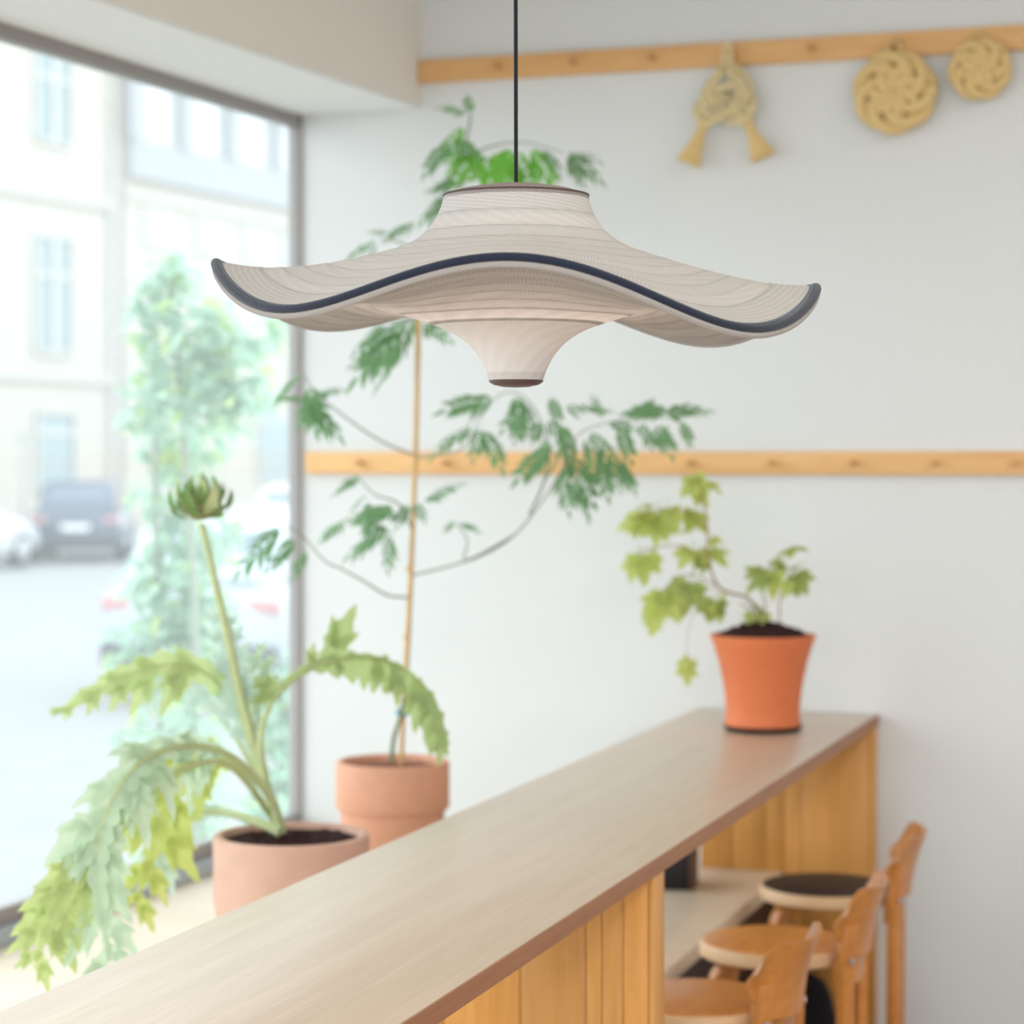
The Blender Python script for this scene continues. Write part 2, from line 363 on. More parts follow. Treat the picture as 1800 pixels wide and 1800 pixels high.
# peg rails on the back wall
def peg_rail(x0, x1, zc, h, label, pegx):
    t = thing('peg_rail', ((x0+x1)/2, D, zc), label, 'rail')
    part('board', MB().box((x0, D-.022, zc-h/2), (x1, D, zc+h/2)), M_RAIL, t, bevel=.003)
    for x in pegx:
        mb = MB(); mb.lathe([(0, 0), (.0075, 0), (.0075, .022), (.0095, .028), (.0095, .034), (.007, .037), (0, .038)], n=14)
        me = mb.mesh('peg'); me.transform(Matrix.Translation((x, D-.02, zc)) @ Matrix.Rotation(PI/2, 4, 'X')); part('peg', me, M_PEG, t)
    return t
def bw(u, v): return at_plane(u, v, Vector((0, D, 0)), Vector((0, 1, 0)))
zu = (bw(742, 128).z + bw(1790, 67).z)/2
UPX = [bw(u, 90).x for u in (880, 1012, 1150, 1287, 1430, 1575, 1722)]
peg_rail(hx(D), 2.2, zu, .069, 'upper honey pine peg rail holding the three straw ornaments', UPX)
peg_rail(wx(D, .03), 2.2, bw(1200, 814).z, .066, 'lower pine peg rail level behind the sapling and the potted vine', [bw(u, 815).x for u in (640, 790, 935, 1078, 1218, 1360, 1503, 1645, 1786)])

# ================================================================== COUNTER
CX0, CX1 = -1.572, -1.0546
ct = thing('counter', ((CX0+CX1)/2, 4.0, 0), 'long oak bar counter running from the front to the back wall', 'counter')
TK = .032
part('countertop', MB().box((CX0, .9, ZC-TK), (CX1, D-.003, ZC)), M_TOP, ct, bevel=.0025, label='pale oak top with a soft sheen')
part('edge_band', MB().box((CX1, .9, ZC-TK+.001), (CX1+.003, D-.004, ZC-.001)), M_EDGE, ct, label='darker brown front edge')
def leg_panel(y0, y1, cuts):
    ed = part('leg_panel', MB().box((CX1-.012, y0, .002), (CX1-.002, y1, ZC-TK)), M_BOARD, ct, bevel=.001, label='upright panel of vertical oak boards')
    for i in range(len(cuts)-1):
        part('board', MB().box((cuts[i]+.0008, y0, .002 if cuts[i] > PF-.005 else ZP), (cuts[i+1]-.0008, y1, ZC-TK)), M_BOARD, ed, bevel=.0012)
leg_panel(3.965, 4.036, [CX0+.02, -1.46, PF+.001, -1.185, -1.155, -1.115, CX1-.013])
leg_panel(D-.060, D-.006, [CX0+.02, -1.46, -1.365, PF+.001, -1.263, CX1-.013])
leg_panel(1.6, 1.67, [CX0+.02, -1.40, PF+.001, CX1-.013])

# dark crate under the counter on the platform
cp = Vector((-1.565, 6.05, ZP))
cr = thing('crate', cp, 'small dark brown box on the platform under the counter', 'box', rz=.15)
WD = wood_mat('dark_crate_wood', (.10, .045, .025, 1), (.06, .03, .02, 1), (2, 14, 14))
for s in (-1, 1):
    part('side_board', MB().box((s*.062-.006, -.075, .0), (s*.062+.006, .075, .115)), WD, cr, world=False, bevel=.001)
for s in (-1, 1):
    part('end_board', MB().box((-.055, s*.069-.006, .0), (.055, s*.069+.006, .115)), M_BLACK, cr, world=False, bevel=.001)
part('lid', MB().box((-.072, -.08, .115), (.072, .08, .127)), M_BLACK, cr, world=False, bevel=.002)

# ================================================================== STOOLS
def stool(c, rz, label, black):
    t = thing('bar_stool', (c.x, c.y, 0), label, 'stool', None, rz)
    H, R = .62, .172
    s = part('seat', MB().lathe([(0, H-.034), (R-.006, H-.034), (R, H-.030), (R, H-.006), (R-.004, H-.001), (R-.01, H-.001), (0, H-.001)], n=48), M_BIRCHEDGE, t, world=False)
    part('seat_top', MB().lathe([(0, H-.001), (R-.010, H-.001), (R-.0105, H+.0012), (R-.014, H+.002), (0, H+.002)], n=48), M_BLACK if black else M_BIRCH, s, world=False, label='black linoleum seat top' if black else None)
    def leg(a, top):
        dx, dy = math.cos(a), math.sin(a); side = (-dy, dx, 0)
        rf, rt = .205, .150
        pts = [(dx*rf, dy*rf, .001)]
        if not top:
            pts += [(dx*(rt+.004), dy*(rt+.004), H-.12)]
            for k in range(7):
                q = k/6*PI/2; r_ = .055
                pts.append((dx*(rt-r_+r_*math.cos(q)), dy*(rt-r_+r_*math.cos(q)), H-.034-.012-r_+r_*math.sin(q)))
            pts.append((dx*.03, dy*.03, H-.046))
        else:
            pts += [(dx*.209, dy*.209, H-.1), (dx*.213, dy*.213, H+.01), (dx*.221, dy*.221, H+.07)]
        return part('leg', MB().sweep(pts, side, .038, .024), M_BIRCH, t, world=False, bevel=.002)
    leg(PI-.62, False); leg(PI+.62, False)
    for a in (-.55, .55):
        l = leg(a, True)
        mb = MB(); mb.lathe([(0, 0), (.008, 0), (.008, .003), (0, .004)], n=12); me = mb.mesh('screw')
        me.transform(Matrix.Translation((math.cos(a)*.2265, math.sin(a)*.2265, H-.012)) @ Matrix.Rotation(a, 4, 'Z') @ Matrix.Rotation(PI/2, 4, 'Y'))
        part('screw', me, M_STEEL, l, world=False)
    # cross rail under the seat behind
    part('rail', MB().sweep([(math.cos(a)*.194, math.sin(a)*.194, H-.045) for a in (-.62, -.4, -.2, 0, .2, .4, .62)], (0, 0, 1), .055, .016), M_BIRCH, t, world=False)
    # bent-ply backrest: curved band, rounded ends, flared out at the top
    A = .72; rows_i, rows_o = [], []
    for j in range(9):
        w = j/8; ri, ro = [], []
        for i in range(25):
            a = -A+2*A*i/24; e = abs(a)/A
            hh = .078*(1-max(0, (e-.66)/.34)**2.0*.78)
            z = H+.066+(w*2-1)*hh + .016*e**2
            r = .206+.040*(w)**1.6
            ri.append((math.cos(a)*r, math.sin(a)*r, z)); ro.append((math.cos(a)*(r+.011), math.sin(a)*(r+.011), z))
        rows_i.append(ri); rows_o.append(ro)
    mb = MB(); mb.quad_grid(rows_i); mb.quad_grid(rows_o, flip=True)
    n = 25*9
    for i in range(24):
        mb.f.append((i, n+i, n+i+1, i+1)); k = 8*25; mb.f.append((k+i, k+i+1, n+k+i+1, n+k+i))
    for j in range(8):
        mb.f.append((j*25, (j+1)*25, n+(j+1)*25, n+j*25)); mb.f.append((j*25+24, n+j*25+24, n+(j+1)*25+24, (j+1)*25+24))
    part('backrest', mb, M_BIRCH, t, world=False, angle=50)
    return t
stool(at_z(1452, 1555, .62), .12, 'birch bar stool with a black seat, furthest back by the end panel', True)
stool(at_z(1362, 1652, .62), .02, 'honey birch bar stool in the middle, with a plain wooden round seat', False)
stool(at_z(1222, 1752, .62), -.12, 'honey birch bar stool nearest the camera, half behind the oak panel', False)

# dark bag on the floor behind the stools
bgp = at_z(1418, 1830, .20); bgp = at(1416, 1745, 6.15); bgp.z = 0
bag = thing('bag', bgp, 'black rounded bag standing on the floor behind the stools', 'bag', None, .1)
def bag_shell(w, dpt, h, x0=0, y0=0):
    rows = []
    for i in range(13):
        q = i/12; k = (1-max(0, (q-.55)/.45)**2.6)**.5*(.90+.10*math.sin(PI*min(1, q*1.3))) if q < 1 else .02
        rows.append([(x0+w/2*k*math.copysign(abs(math.cos(a))**.6, math.cos(a)), y0+dpt/2*k*math.copysign(abs(math.sin(a))**.6, math.sin(a)), .001+h*q) for a in [2*PI*j/28 for j in range(28)]])
    mb = MB(); b0 = mb.quad_grid(rows, True); mb.f.append(tuple(range(b0, b0+28))); mb.f.append(tuple(range(b0+12*28, b0+13*28))); return mb
part('body', bag_shell(.17, .12, .335), base_mat('black_canvas', (.014, .012, .016, 1), .8, .2, bump=.3, bscale=200), bag, world=False)
part('front_pocket', bag_shell(.12, .05, .18, 0, -.06), base_mat('dark_maroon_canvas', (.035, .012, .016, 1), .8, .2), bag, world=False)
part('handle', MB().tube([(-.03, 0, .33), (-.025, 0, .355), (0, 0, .365), (.025, 0, .355), (.03, 0, .33)], .005, 6), M_BLACK, bag, world=False)

# ================================================================== PENDANT LAMP
LD = 4000/1241.0
lc = at(907, HOR, LD); LX, LY = lc.x, lc.y
lamp = thing('pendant_lamp', (LX, LY, 1.72+.110), 'large pale fabric pendant lamp with a wavy brim edged in navy', 'lamp')
RR = .423
def lp(r, z, phi, amt):            # phi 0 faces the camera, +90 deg to the right
    w = max(0, (r-.11)/(RR-.11))**1.9*amt
    dz = w*(.036*math.cos(4*phi) - .0175*math.sin(phi) - .012*math.cos(phi))
    p = Vector((LX, LY, 1.72+z+dz)) + RIGHT*(r*math.sin(phi)) - VIEW*(r*math.cos(phi))
    return p
def interp(tab, r):
    for i in range(len(tab)-1):
        (a, za), (b_, zb) = tab[i], tab[i+1]
        if (a <= r <= b_): return za+(zb-za)*(r-a)/(b_-a)
    return tab[-1][1]
def smooth_prof(pts, n):
    c = spline([(r, z, 0) for r, z in pts], 24)
    # resample by arc length
    L = [0]
    for i in range(1, len(c)): L.append(L[-1]+(c[i]-c[i-1]).length)
    out = []
    for k in range(n+1):
        s = L[-1]*k/n; i = 0
        while i < len(L)-2 and L[i+1] < s: i += 1
        t = (s-L[i])/max(1e-9, L[i+1]-L[i]); p = c[i].lerp(c[i+1], t); out.append((p.x, p.y))
    return out
UPP = smooth_prof([(.102, .371), (.106, .356), (.116, .334), (.132, .315), (.160, .297), (.205, .281), (.255, .264), (.310, .247), (.365, .233), (.418, .226)], 48)
LOW = smooth_prof([(.0385, .110), (.044, .126), (.055, .146), (.075, .167), (.110, .186), (.160, .201), (.220, .211), (.290, .217), (.360, .217), (.424, .213)], 48)
NP = 192
F_TOP1 = fabric_mat('mesh_tape_cross', (.46, .44, .42, 1), (.72, .705, .69, 1), 340, 22, .04)
F_TOP2 = fabric_mat('mesh_tape_fine', (.56, .54, .515, 1), (.69, .675, .655, 1), 520, 8, .08)
F_LOW1 = fabric_mat('mesh_tape_rib', (.74, .70, .675, 1), (.95, .93, .91, 1), 400, 3, .6)
F_LOW2 = fabric_mat('mesh_tape_plain', (.86, .825, .80, 1), (.95, .925, .905, 1), 560, 4, .6)
F_NECK = fabric_mat('mesh_tape_neck', (.80, .765, .735, 1), (.91, .88, .855, 1), 300, 10, .09)
def band(name, prof, i0, i1, lift0, lift1, mat, parent, amt=1.0):
    mb = MB(); rows = []; seg = prof[max(0, i0-1):i1+1]
    for k, (r, z) in enumerate(seg):
        q = k/(len(seg)-1); l = lift0+(lift1-lift0)*q
        rows.append([lp(r, z+l, 2*PI*j/NP, amt) for j in range(NP+1)])
    mb.quad_grid(rows)
    me = bpy.data.meshes.new(name); me.from_pydata([tuple(v) for v in mb.v], [], mb.f); me.update()
    uvl = me.uv_layers.new(name='UVMap'); n = NP+1; m = len(rows)
    for lpx in me.loops:
        i, j = divmod(lpx.vertex_index, n); uvl.data[lpx.index].uv = (j/NP, i/(m-1))
    me.polygons.foreach_set('use_smooth', [True]*len(me.polygons))
    return part(name, me, mat, parent)
us = band('upper_shade', UPP, 0, 5, .0006, .0, F_TOP1, lamp)
us['label'] = 'ribbed collar of pale mesh tape at the top of the shade'
k0 = 5
for i, k1 in enumerate((9, 13, 17, 21, 25, 29, 33, 37, 41, 48)):
    band('fabric_band', UPP, k0, k1, 0.0010, .0, (F_TOP2, F_TOP1)[i % 2], us); k0 = k1
ls = band('lower_shade', LOW, 0, 14, 0, 0, F_NECK, lamp)
ls['label'] = 'smooth funnel of pinkish mesh tape below the brim'
k0 = 14
for i, k1 in enumerate((19, 24, 29, 34, 39, 44, 48)):
    band('fabric_band', LOW, k0, k1, -.0007, .0, (F_LOW1, F_LOW2)[i % 2], ls); k0 = k1
rt = band('rim_tape', [(.4125, interp(UPP, .4125)), (.4155, interp(UPP, .4155)), (.4190, .2262)], 0, 2, .0012, .0022, base_mat('slate_tape', (.17, .21, .26, 1), .8, .2, bump=.5, bscale=500), lamp)
rt['label'] = 'slate blue tape above the navy piping'
part('rim_piping', MB().tube([lp(RR, .2235, 2*PI*j/NP, 1) for j in range(NP)], .0056, 10, True), M_NAVY, lamp, label='navy piping along the wavy brim')
part('rim_hem', MB().tube([lp(RR-.0005, .2145, 2*PI*j/NP, 1) for j in range(NP)], .0042, 8, True), F_LOW2, lamp, label='pale hem under the navy piping')
part('top_cap', MB().lathe([(.1035, .364), (.1035, .369), (.100, .3725), (.08, .379), (.05, .3845), (.02, .3868), (0, .387)], (LX, LY, 1.72), 64), M_CAP, lamp, label='taupe domed cap on top')
part('cap_ring', MB().tube([(LX+.1032*math.cos(a), LY+.1032*math.sin(a), 1.72+.3715) for a in [2*PI*j/64 for j in range(64)]], .0012, 6, True), M_CAPB, lamp, label='thin dark ring around the cap')
part('bottom_cap', MB().lathe([(.0375, .112), (.0388, .110), (.0382, .1075), (.032, .1035), (.018, .1005), (0, .0995)], (LX, LY, 1.72), 48), M_CAPB, lamp, label='dark brown bottom cap')
bl_ = bpy.data.lights.new('shade_fill', 'POINT'); bl_.energy = .75; bl_.color = (1.0, .84, .74); bl_.shadow_soft_size = .04  # fill added inside the shade to brighten the fabric
bo = bpy.data.objects.new('shade_fill', bl_); COL.objects.link(bo); bo.parent = lamp; bo.location = (0, 0, .150)
part('bulb', MB().lathe([(0, .305), (.018, .308), (.033, .318), (.036, .33), (.030, .34), (.018, .352), (.014, .356), (.014, .362), (0, .362)], (LX, LY, 1.72), 24), base_mat('opal_bulb', (.85, .83, .8, 1), .3, trans=.5), lamp, label='opal bulb inside the shade')
part('cord', MB().tube([(LX, LY, 1.72+.384), (LX-.0006, LY, 2.5), (LX, LY, CEIL-.03)], .0028, 10), M_CORD, lamp, label='black hanging cord')
part('ceiling_rose', MB().lathe([(.0, -.04), (.02, -.038), (.05, -.02), (.055, 0), (0, 0)], (LX, LY, CEIL), 32), M_CORD, lamp)

# ================================================================== POTS
def soil(c, r, z, amp, mat, parent, mound=.0):
    mb = MB(); n = 40; rows = []
    for i in range(11):
        rr = r*i/10
        rows.append([(c.x+rr*math.cos(2*PI*j/n), c.y+rr*math.sin(2*PI*j/n), z+mound*(1-(i/10)**2)+(random.uniform(-amp, amp) if 0 < i < 10 else 0)) for j in range(n)])
    mb.quad_grid(rows, True); return part('soil', mb, mat, parent, kind='stuff')
# front pot with the artichoke
fp = at(512, 1466, 4.9); fh = fp.z-ZP; fr = .168
art = thing('potted_artichoke', (fp.x, fp.y, ZP), 'artichoke plant with arching silvery leaves in the nearer terracotta pot', 'plant')
part('pot', MB().lathe([(0, 0), (fr*.80, 0), (fr*.82, .006), (fr*.99, fh*.62), (fr, fh-.012), (fr, fh-.003), (fr-.004, fh), (fr-.016, fh), (fr-.019, fh-.004), (fr-.022, fh-.03), (fr*.7, .03), (0, .03)], (fp.x, fp.y, ZP), 64), M_TERRAP, art, label='pale straight-sided terracotta pot')
soil(fp, fr-.020, fp.z-.014, .008, M_SOIL, art)
# rear pot with the sapling
rpz = at(690, 1337, 5.75); rh = rpz.z-ZP; rr_ = .144
tree = thing('potted_sapling', (rpz.x, rpz.y, ZP), 'tall feathery-leaved sapling tied to a cane in the collared terracotta pot', 'plant')
part('pot', MB().lathe([(0, 0), (rr_*.70, 0), (rr_*.72, .006), (rr_*.92, rh-.128), (rr_*.925, rh-.122), (rr_*.985, rh-.118), (rr_*1.0, rh-.112), (rr_, rh-.006), (rr_-.005, rh), (rr_-.014, rh), (rr_-.017, rh-.004), (rr_-.02, rh-.03), (rr_*.6, .03), (0, .03)], (rpz.x, rpz.y, ZP), 64), M_TERRA, tree, label='terracotta pot with a deep collar')
soil(rpz, rr_-.019, rpz.z-.018, .006, M_SOILP, tree)
# counter pot with the vine
cpz = at_z(1341, 1283, ZC); ch = at(1345, 1115, 6.025).z-ZC
vine = thing('potted_vine', (cpz.x, cpz.y, ZC), 'lime-leaved trailing vine in a flared red clay pot on the counter', 'plant')
part('saucer', MB().lathe([(0, .0005), (.088, .0005), (.100, .004), (.106, .013), (.102, .014), (.095, .008), (0, .008)], (cpz.x, cpz.y, ZC), 48), M_BLACK, vine, label='flat black saucer')
z0 = .009; hh = ch-z0
prof = [(0, 0), (.094, 0), (.099, .004), (.1005, .016), (.097, .026), (.098, .05), (.1015, .09), (.108, .13), (.118, .175), (.130, .215), (.1395, hh-.004), (.139, hh), (.132, hh), (.128, hh-.01), (.10, .12), (.08, .03), (0, .03)]
part('pot', MB().lathe([(r, z+z0) for r, z in prof], (cpz.x, cpz.y, ZC), 64), M_TERRAR, vine, label='orange-red pot with flared sides')
soil(cpz, .128, ZC+ch-.012, .010, M_SOIL, vine, .040)

# ================================================================== LEAVES
def blade(mb, base, dirv, nrm, length, width, droop=.2, fold=.18, n=6, teeth=0, base_w=.0, shape=.75):
    """a pointed leaf blade; two strips either side of a folded midrib"""
    d = Vector(dirv).normalized(); nn = (Vector(nrm)-d*Vector(nrm).dot(d)).normalized(); s = d.cross(nn)
    rows = []
    for i in range(n+1):
        t = i/n
        w = width*.5*max(base_w*(1-t), math.sin(PI*min(1, t)**shape)) if i < n else .0004
        if teeth and 0 < i < n: w *= (1.22 if i % 2 else .78)
        c = base+d*(length*t)-UP*(droop*length*t*t)
        rows.append([c+s*w+nn*(fold*w), c, c-s*w+nn*(fold*w)])
    mb.quad_grid(rows)

def compound_leaf(n_pairs, L, seed):
    rd = random.Random(seed); mb = MB(); pts = []
    for i in range(9):
        t = i/8; pts.append(Vector((L*t, 0, -.22*L*t*t)))
    mb.tube(pts, [.0012*(1-.6*i/8) for i in range(9)], 4)
    def pos(t): return Vector((L*t, 0, -.22*L*t*t))
    for k in range(n_pairs):
        t = .22+.72*k/(n_pairs-.2)
        for s in (-1, 1):
            a = math.radians(48-8*t+rd.uniform(-9, 9)); l = L*(.40-.16*abs(t-.45))*rd.uniform(.85, 1.12)
            blade(mb, pos(t), (math.cos(a), s*math.sin(a), rd.uniform(-.25, .1)), (0, 0, 1), l, l*.30, .28, n=5)
    blade(mb, pos(1), (1, 0, -.4), (0, 0, 1), L*.32, L*.10, .2, n=5)
    return mb.mesh('compound_leaf', 0)
CL = []
for k in range(4):
    me = compound_leaf(5+k % 2, 1.0, k); me.transform(Matrix.Identity(4)); me.materials.append(M_LEAFT); CL.append(me)
CLB = []
for me in CL[:3]:
    m2 = me.copy(); m2.materials.clear(); m2.materials.append(M_LEAFB); CLB.append(m2)

def leaf_between(name, meshes, parent, p0, p1, k, roll=None, scale=1.0):
    x = (p1-p0); L = x.length*scale; x.normalize()
    up = UP*.8 - VIEW*.75 + Vector((random.uniform(-.4, .4), random.uniform(-.4, .4), random.uniform(-.2, .4)))
    z = (up-x*up.dot(x)).normalized(); y = z.cross(x)
    m = Matrix((x, y, z)).transposed().to_4x4(); m = Matrix.Translation(p0) @ m @ Matrix.Scale(L, 4)
    return inst(name, meshes[k % len(meshes)], parent, m)

# --- sapling: cane, trunk, branches, leaves
TD = 5.75
def T(u, v, dd=0): return at(u, v, TD+dd)
part('cane', MB().tube(spline([T(705, 1345), T(713, 1180), T(724, 960), T(731, 760), T(735, 560), T(738, 430)], 5), .0066, 8), M_BAMBOO, tree, label='bamboo cane')
cane_nodes = MB()
for v in (620, 720, 825, 1000, 1120, 1230):
    u = 705+(1345-v)*.038+ (3 if v < 1000 else 0); p = T(u, v)
    cane_nodes.lathe([(.0066, -.005), (.0082, 0), (.0066, .005)], tuple(p), 10)
part('cane_knot', cane_nodes, M_BAMBOO, tree, kind='stuff')
part('trunk', MB().tube(spline([T(688, 1340, -.02), T(692, 1300, -.02), T(701, 1270, -.02), T(708, 1245, -.015), T(715, 1180, .014), T(722, 1050, .014), T(728, 900, .014), T(733, 760, .014), T(738, 560, .014), T(746, 450, 0), T(768, 370, .02), T(800, 300, .05), T(822, 235, .05), T(828, 200, .05)], 5), [.0062*(1-.6*i/65) for i in range(66)], 8), M_TRUNK, tree)
part('tie', MB().tube([T(707+9*math.cos(a), 1253+5*math.sin(a), -.012*math.sin(a)) for a in [2*PI*j/12 for j in range(12)]], .0042, 6, True), M_TIE, tree, label='blue plastic tie')
BR = [[(720, 1012, 0), (780, 998, -.02), (850, 975, -.05), (905, 940, -.08), (950, 885, -.1), (985, 830, -.12), (1010, 770, -.14), (1060, 745, -.16), (1130, 735, -.18), (1195, 735, -.2)],
      [(930, 905, -.09), (955, 850, -.1), (965, 790, -.06), (940, 720, -.04), (905, 690, -.03), (870, 700, -.02), (840, 742, 0)],
      [(716, 1050, 0), (680, 1046, -.05), (640, 1022, -.08), (600, 1000, -.12), (570, 985, -.15), (530, 940, -.2), (505, 925, -.22)],
      [(729, 800, 0), (685, 783, -.04), (640, 757, -.08), (590, 720, -.12), (555, 690, -.15), (535, 660, -.16)],
      [(730, 805, 0), (770, 800, -.05), (815, 788, -.1), (840, 742, -.1)],
      [(724, 930, 0), (700, 885, -.05), (660, 870, -.08), (630, 840, -.1)],
      [(735, 560, 0), (690, 565, -.05), (650, 570, -.05)],
      [(745, 450, 0), (700, 425, -.03), (670, 420, -.03)], [(800, 300, .05), (850, 262, .05), (920, 250, .03), (990, 268, .0)],
      [(905, 940, -.08), (820, 985, -.05), (822, 950, -.05), (800, 918, -.05)], [(768, 370, .02), (760, 360, 0)]]
for b_ in BR:
    pts = spline([T(*q) for q in b_], 4); part('branch', MB().tube(pts, [.0034*(1-.65*i/len(pts)) for i in range(len(pts))], 6), M_TWIG, tree)
LV = [ # base u,v, tip u,v, depth, bright
 (828,203,783,182,.05,0),(828,205,822,168,.05,0),(826,215,772,258,.03,1),(824,235,780,292,.03,1),(840,262,800,305,.02,1),(824,240,850,292,.06,1),
 (850,262,868,330,.02,1),(870,256,905,335,.0,1),(850,262,930,300,.03,1),(900,252,940,325,.02,1),(920,250,985,318,.02,1),(950,256,985,290,.0,0),(990,268,1045,268,.0,0),(990,268,1030,315,.0,0),(985,268,1052,300,.02,0),
 (835,320,760,318,.0,0),(800,300,762,330,.04,0),(795,340,742,375,.02,0),(780,360,760,400,.03,1),(742,388,676,406,.0,0),(672,420,607,440,.0,0),(668,425,640,452,0,0),(690,412,655,400,0,0),
 (728,562,640,602,-.03,0),(724,575,622,645,-.03,0),(690,565,625,600,-.05,0),(735,562,785,590,.03,0),(728,590,668,640,0,0),(735,545,700,600,.02,0),
 (520,668,474,700,-.16,0),(536,660,500,668,-.16,0),(545,665,548,745,-.15,0),(560,690,518,742,-.14,0),(552,695,590,678,-.12,0),(540,690,575,735,-.15,0),
 (885,700,788,706,-.02,0),(870,700,820,730,-.02,0),(905,685,918,748,-.04,0),(935,700,885,745,-.05,0),(925,705,945,740,-.03,0),(842,744,766,776,.0,0),(842,746,882,806,.0,0),(850,745,830,795,-.02,0),
 (965,690,985,735,-.06,0),(950,735,1005,770,-.07,0),(985,735,1010,800,-.1,0),(1010,768,970,800,-.1,0),(1020,760,1050,815,-.14,0),(1030,750,1082,800,-.15,0),(1060,745,1110,745,-.15,0),(1060,742,1050,700,-.1,0),(1085,742,1110,800,-.15,0),(1120,737,1150,780,-.17,0),(1130,735,1145,700,-.17,0),(1160,735,1215,710,-.2,0),(1190,735,1222,775,-.2,0),(1150,737,1180,790,-.18,0),
 (1020,790,968,842,-.1,0),(1000,800,1040,835,-.1,0),(985,830,1050,892,-.1,0),(985,835,1000,890,-.1,0),(1100,800,1085,852,-.15,0),(1060,790,1120,835,-.15,0),(1085,810,1115,850,-.15,0),(990,800,955,830,-.1,0),
 (632,842,586,858,-.1,0),(650,866,610,890,-.1,0),(700,885,640,905,-.05,0),(715,905,660,900,-.03,0),(700,920,610,958,-.05,0),(690,930,672,995,-.05,0),(720,880,700,915,0,0),(640,838,600,850,-.1,0),(735,890,788,845,.02,0),(728,880,745,905,.0,0),
 (800,918,840,925,-.05,0),(802,915,782,930,-.05,0),(530,940,470,985,-.2,0),(508,925,415,985,-.22,0),(500,925,455,940,-.22,0),(545,960,510,1005,-.18,0),(660,870,625,945,-.08,0),(740,600,760,565,.0,0)]
rdl = random.Random(21)
for (cu, cv, ru, rv, n_) in ((1010, 745, 60, 45, 4), (1090, 770, 50, 35, 3), (1160, 740, 45, 25, 4), (1015, 810, 40, 40, 3), (870, 730, 60, 30, 2), (660, 890, 50, 35, 5), (670, 610, 40, 30, 4), (880, 280, 60, 30, 6), (800, 270, 25, 35, 3), (545, 700, 20, 25, 3)):
    for _ in range(n_):
        u0, v0 = cu+rdl.uniform(-ru, ru), cv+rdl.uniform(-rv, rv); a = rdl.uniform(-.5, 3.6); l = rdl.uniform(45, 85)
        LV.append((u0, v0, u0+l*math.cos(a), v0+l*max(-.2, math.sin(a)), rdl.uniform(-.22, .02), 1 if cv < 300 and cu > 850 else 0))
for k, (u0, v0, u1, v1, dd, br) in enumerate(LV):
    leaf_between('leaf', CLB if br else CL, tree, T(u0, v0, dd), T(u1, v1, dd+random.uniform(-.05, .05)), k, scale=1.0)

# --- vine on the counter: lobed leaves
def lobed_leaf(seed):
    rd = random.Random(seed); mb = MB()
    for a, l, w in ((0, .66, .34), (.9, .52, .29), (-.9, .52, .29), (1.8, .36, .24), (-1.8, .36, .24)):
        a += rd.uniform(-.12, .12); l *= rd.uniform(.9, 1.1)
        blade(mb, Vector((.38, 0, 0)), (math.cos(a), math.sin(a), rd.uniform(-.15, .1)), (0, 0, 1), l, w, .18, .12, 6, base_w=.75, shape=.85)
    mb.tube([Vector((0, 0, .06)), Vector((.2, 0, .03)), Vector((.4, 0, 0))], .012, 4)
    return mb.mesh('lobed_leaf', 0)
VL = []
for k in range(6):
    me = lobed_leaf(k); me.materials.append(M_LEAFI if k < 4 else M_LEAFI2); VL.append(me)
VD = 6.02
def V(u, v, dd=0): return at(u, v, VD+dd)
VB = [[(1335, 1105, 0), (1330, 1075, 0), (1312, 1050, -.02), (1285, 1043, -.04), (1262, 1030, -.06), (1245, 985, -.08), (1243, 930, -.08), (1235, 870, -.08), (1228, 840, -.08)],
      [(1243, 930, -.08), (1205, 900, -.1), (1160, 895, -.1), (1110, 915, -.1)], [(1245, 985, -.08), (1195, 960, -.1), (1140, 965, -.12), (1120, 975, -.12)],
      [(1262, 1030, -.06), (1215, 1010, -.1), (1185, 1020, -.1), (1155, 1050, -.12)], [(1262, 1030, -.06), (1235, 1045, -.08), (1210, 1110, -.1), (1207, 1165, -.1)],
      [(1340, 1100, 0), (1345, 1060, .02), (1335, 1020, .02), (1360, 1000, .03)], [(1370, 1100, 0), (1372, 1050, 0), (1385, 1015, 0), (1395, 1000, 0)], [(1330, 1105, 0), (1322, 1075, 0), (1300, 1060, 0)],
      [(1362, 1000, .03), (1385, 975, .05), (1393, 960, .05)]]
VR = [.0042, .0022, .0022, .0020, .0011, .0030, .0024, .0028, .0012]
for b_, r_ in zip(VB, VR):
    pts = spline([V(*q) for q in b_], 4); part('stem', MB().tube(pts, [r_*(1-.4*i/len(pts)) for i in range(len(pts))], 6), base_mat('vine_stem', (.36, .24, .12, 1), .7, .2) if b_ is VB[0] else bpy.data.materials['vine_stem'], vine)
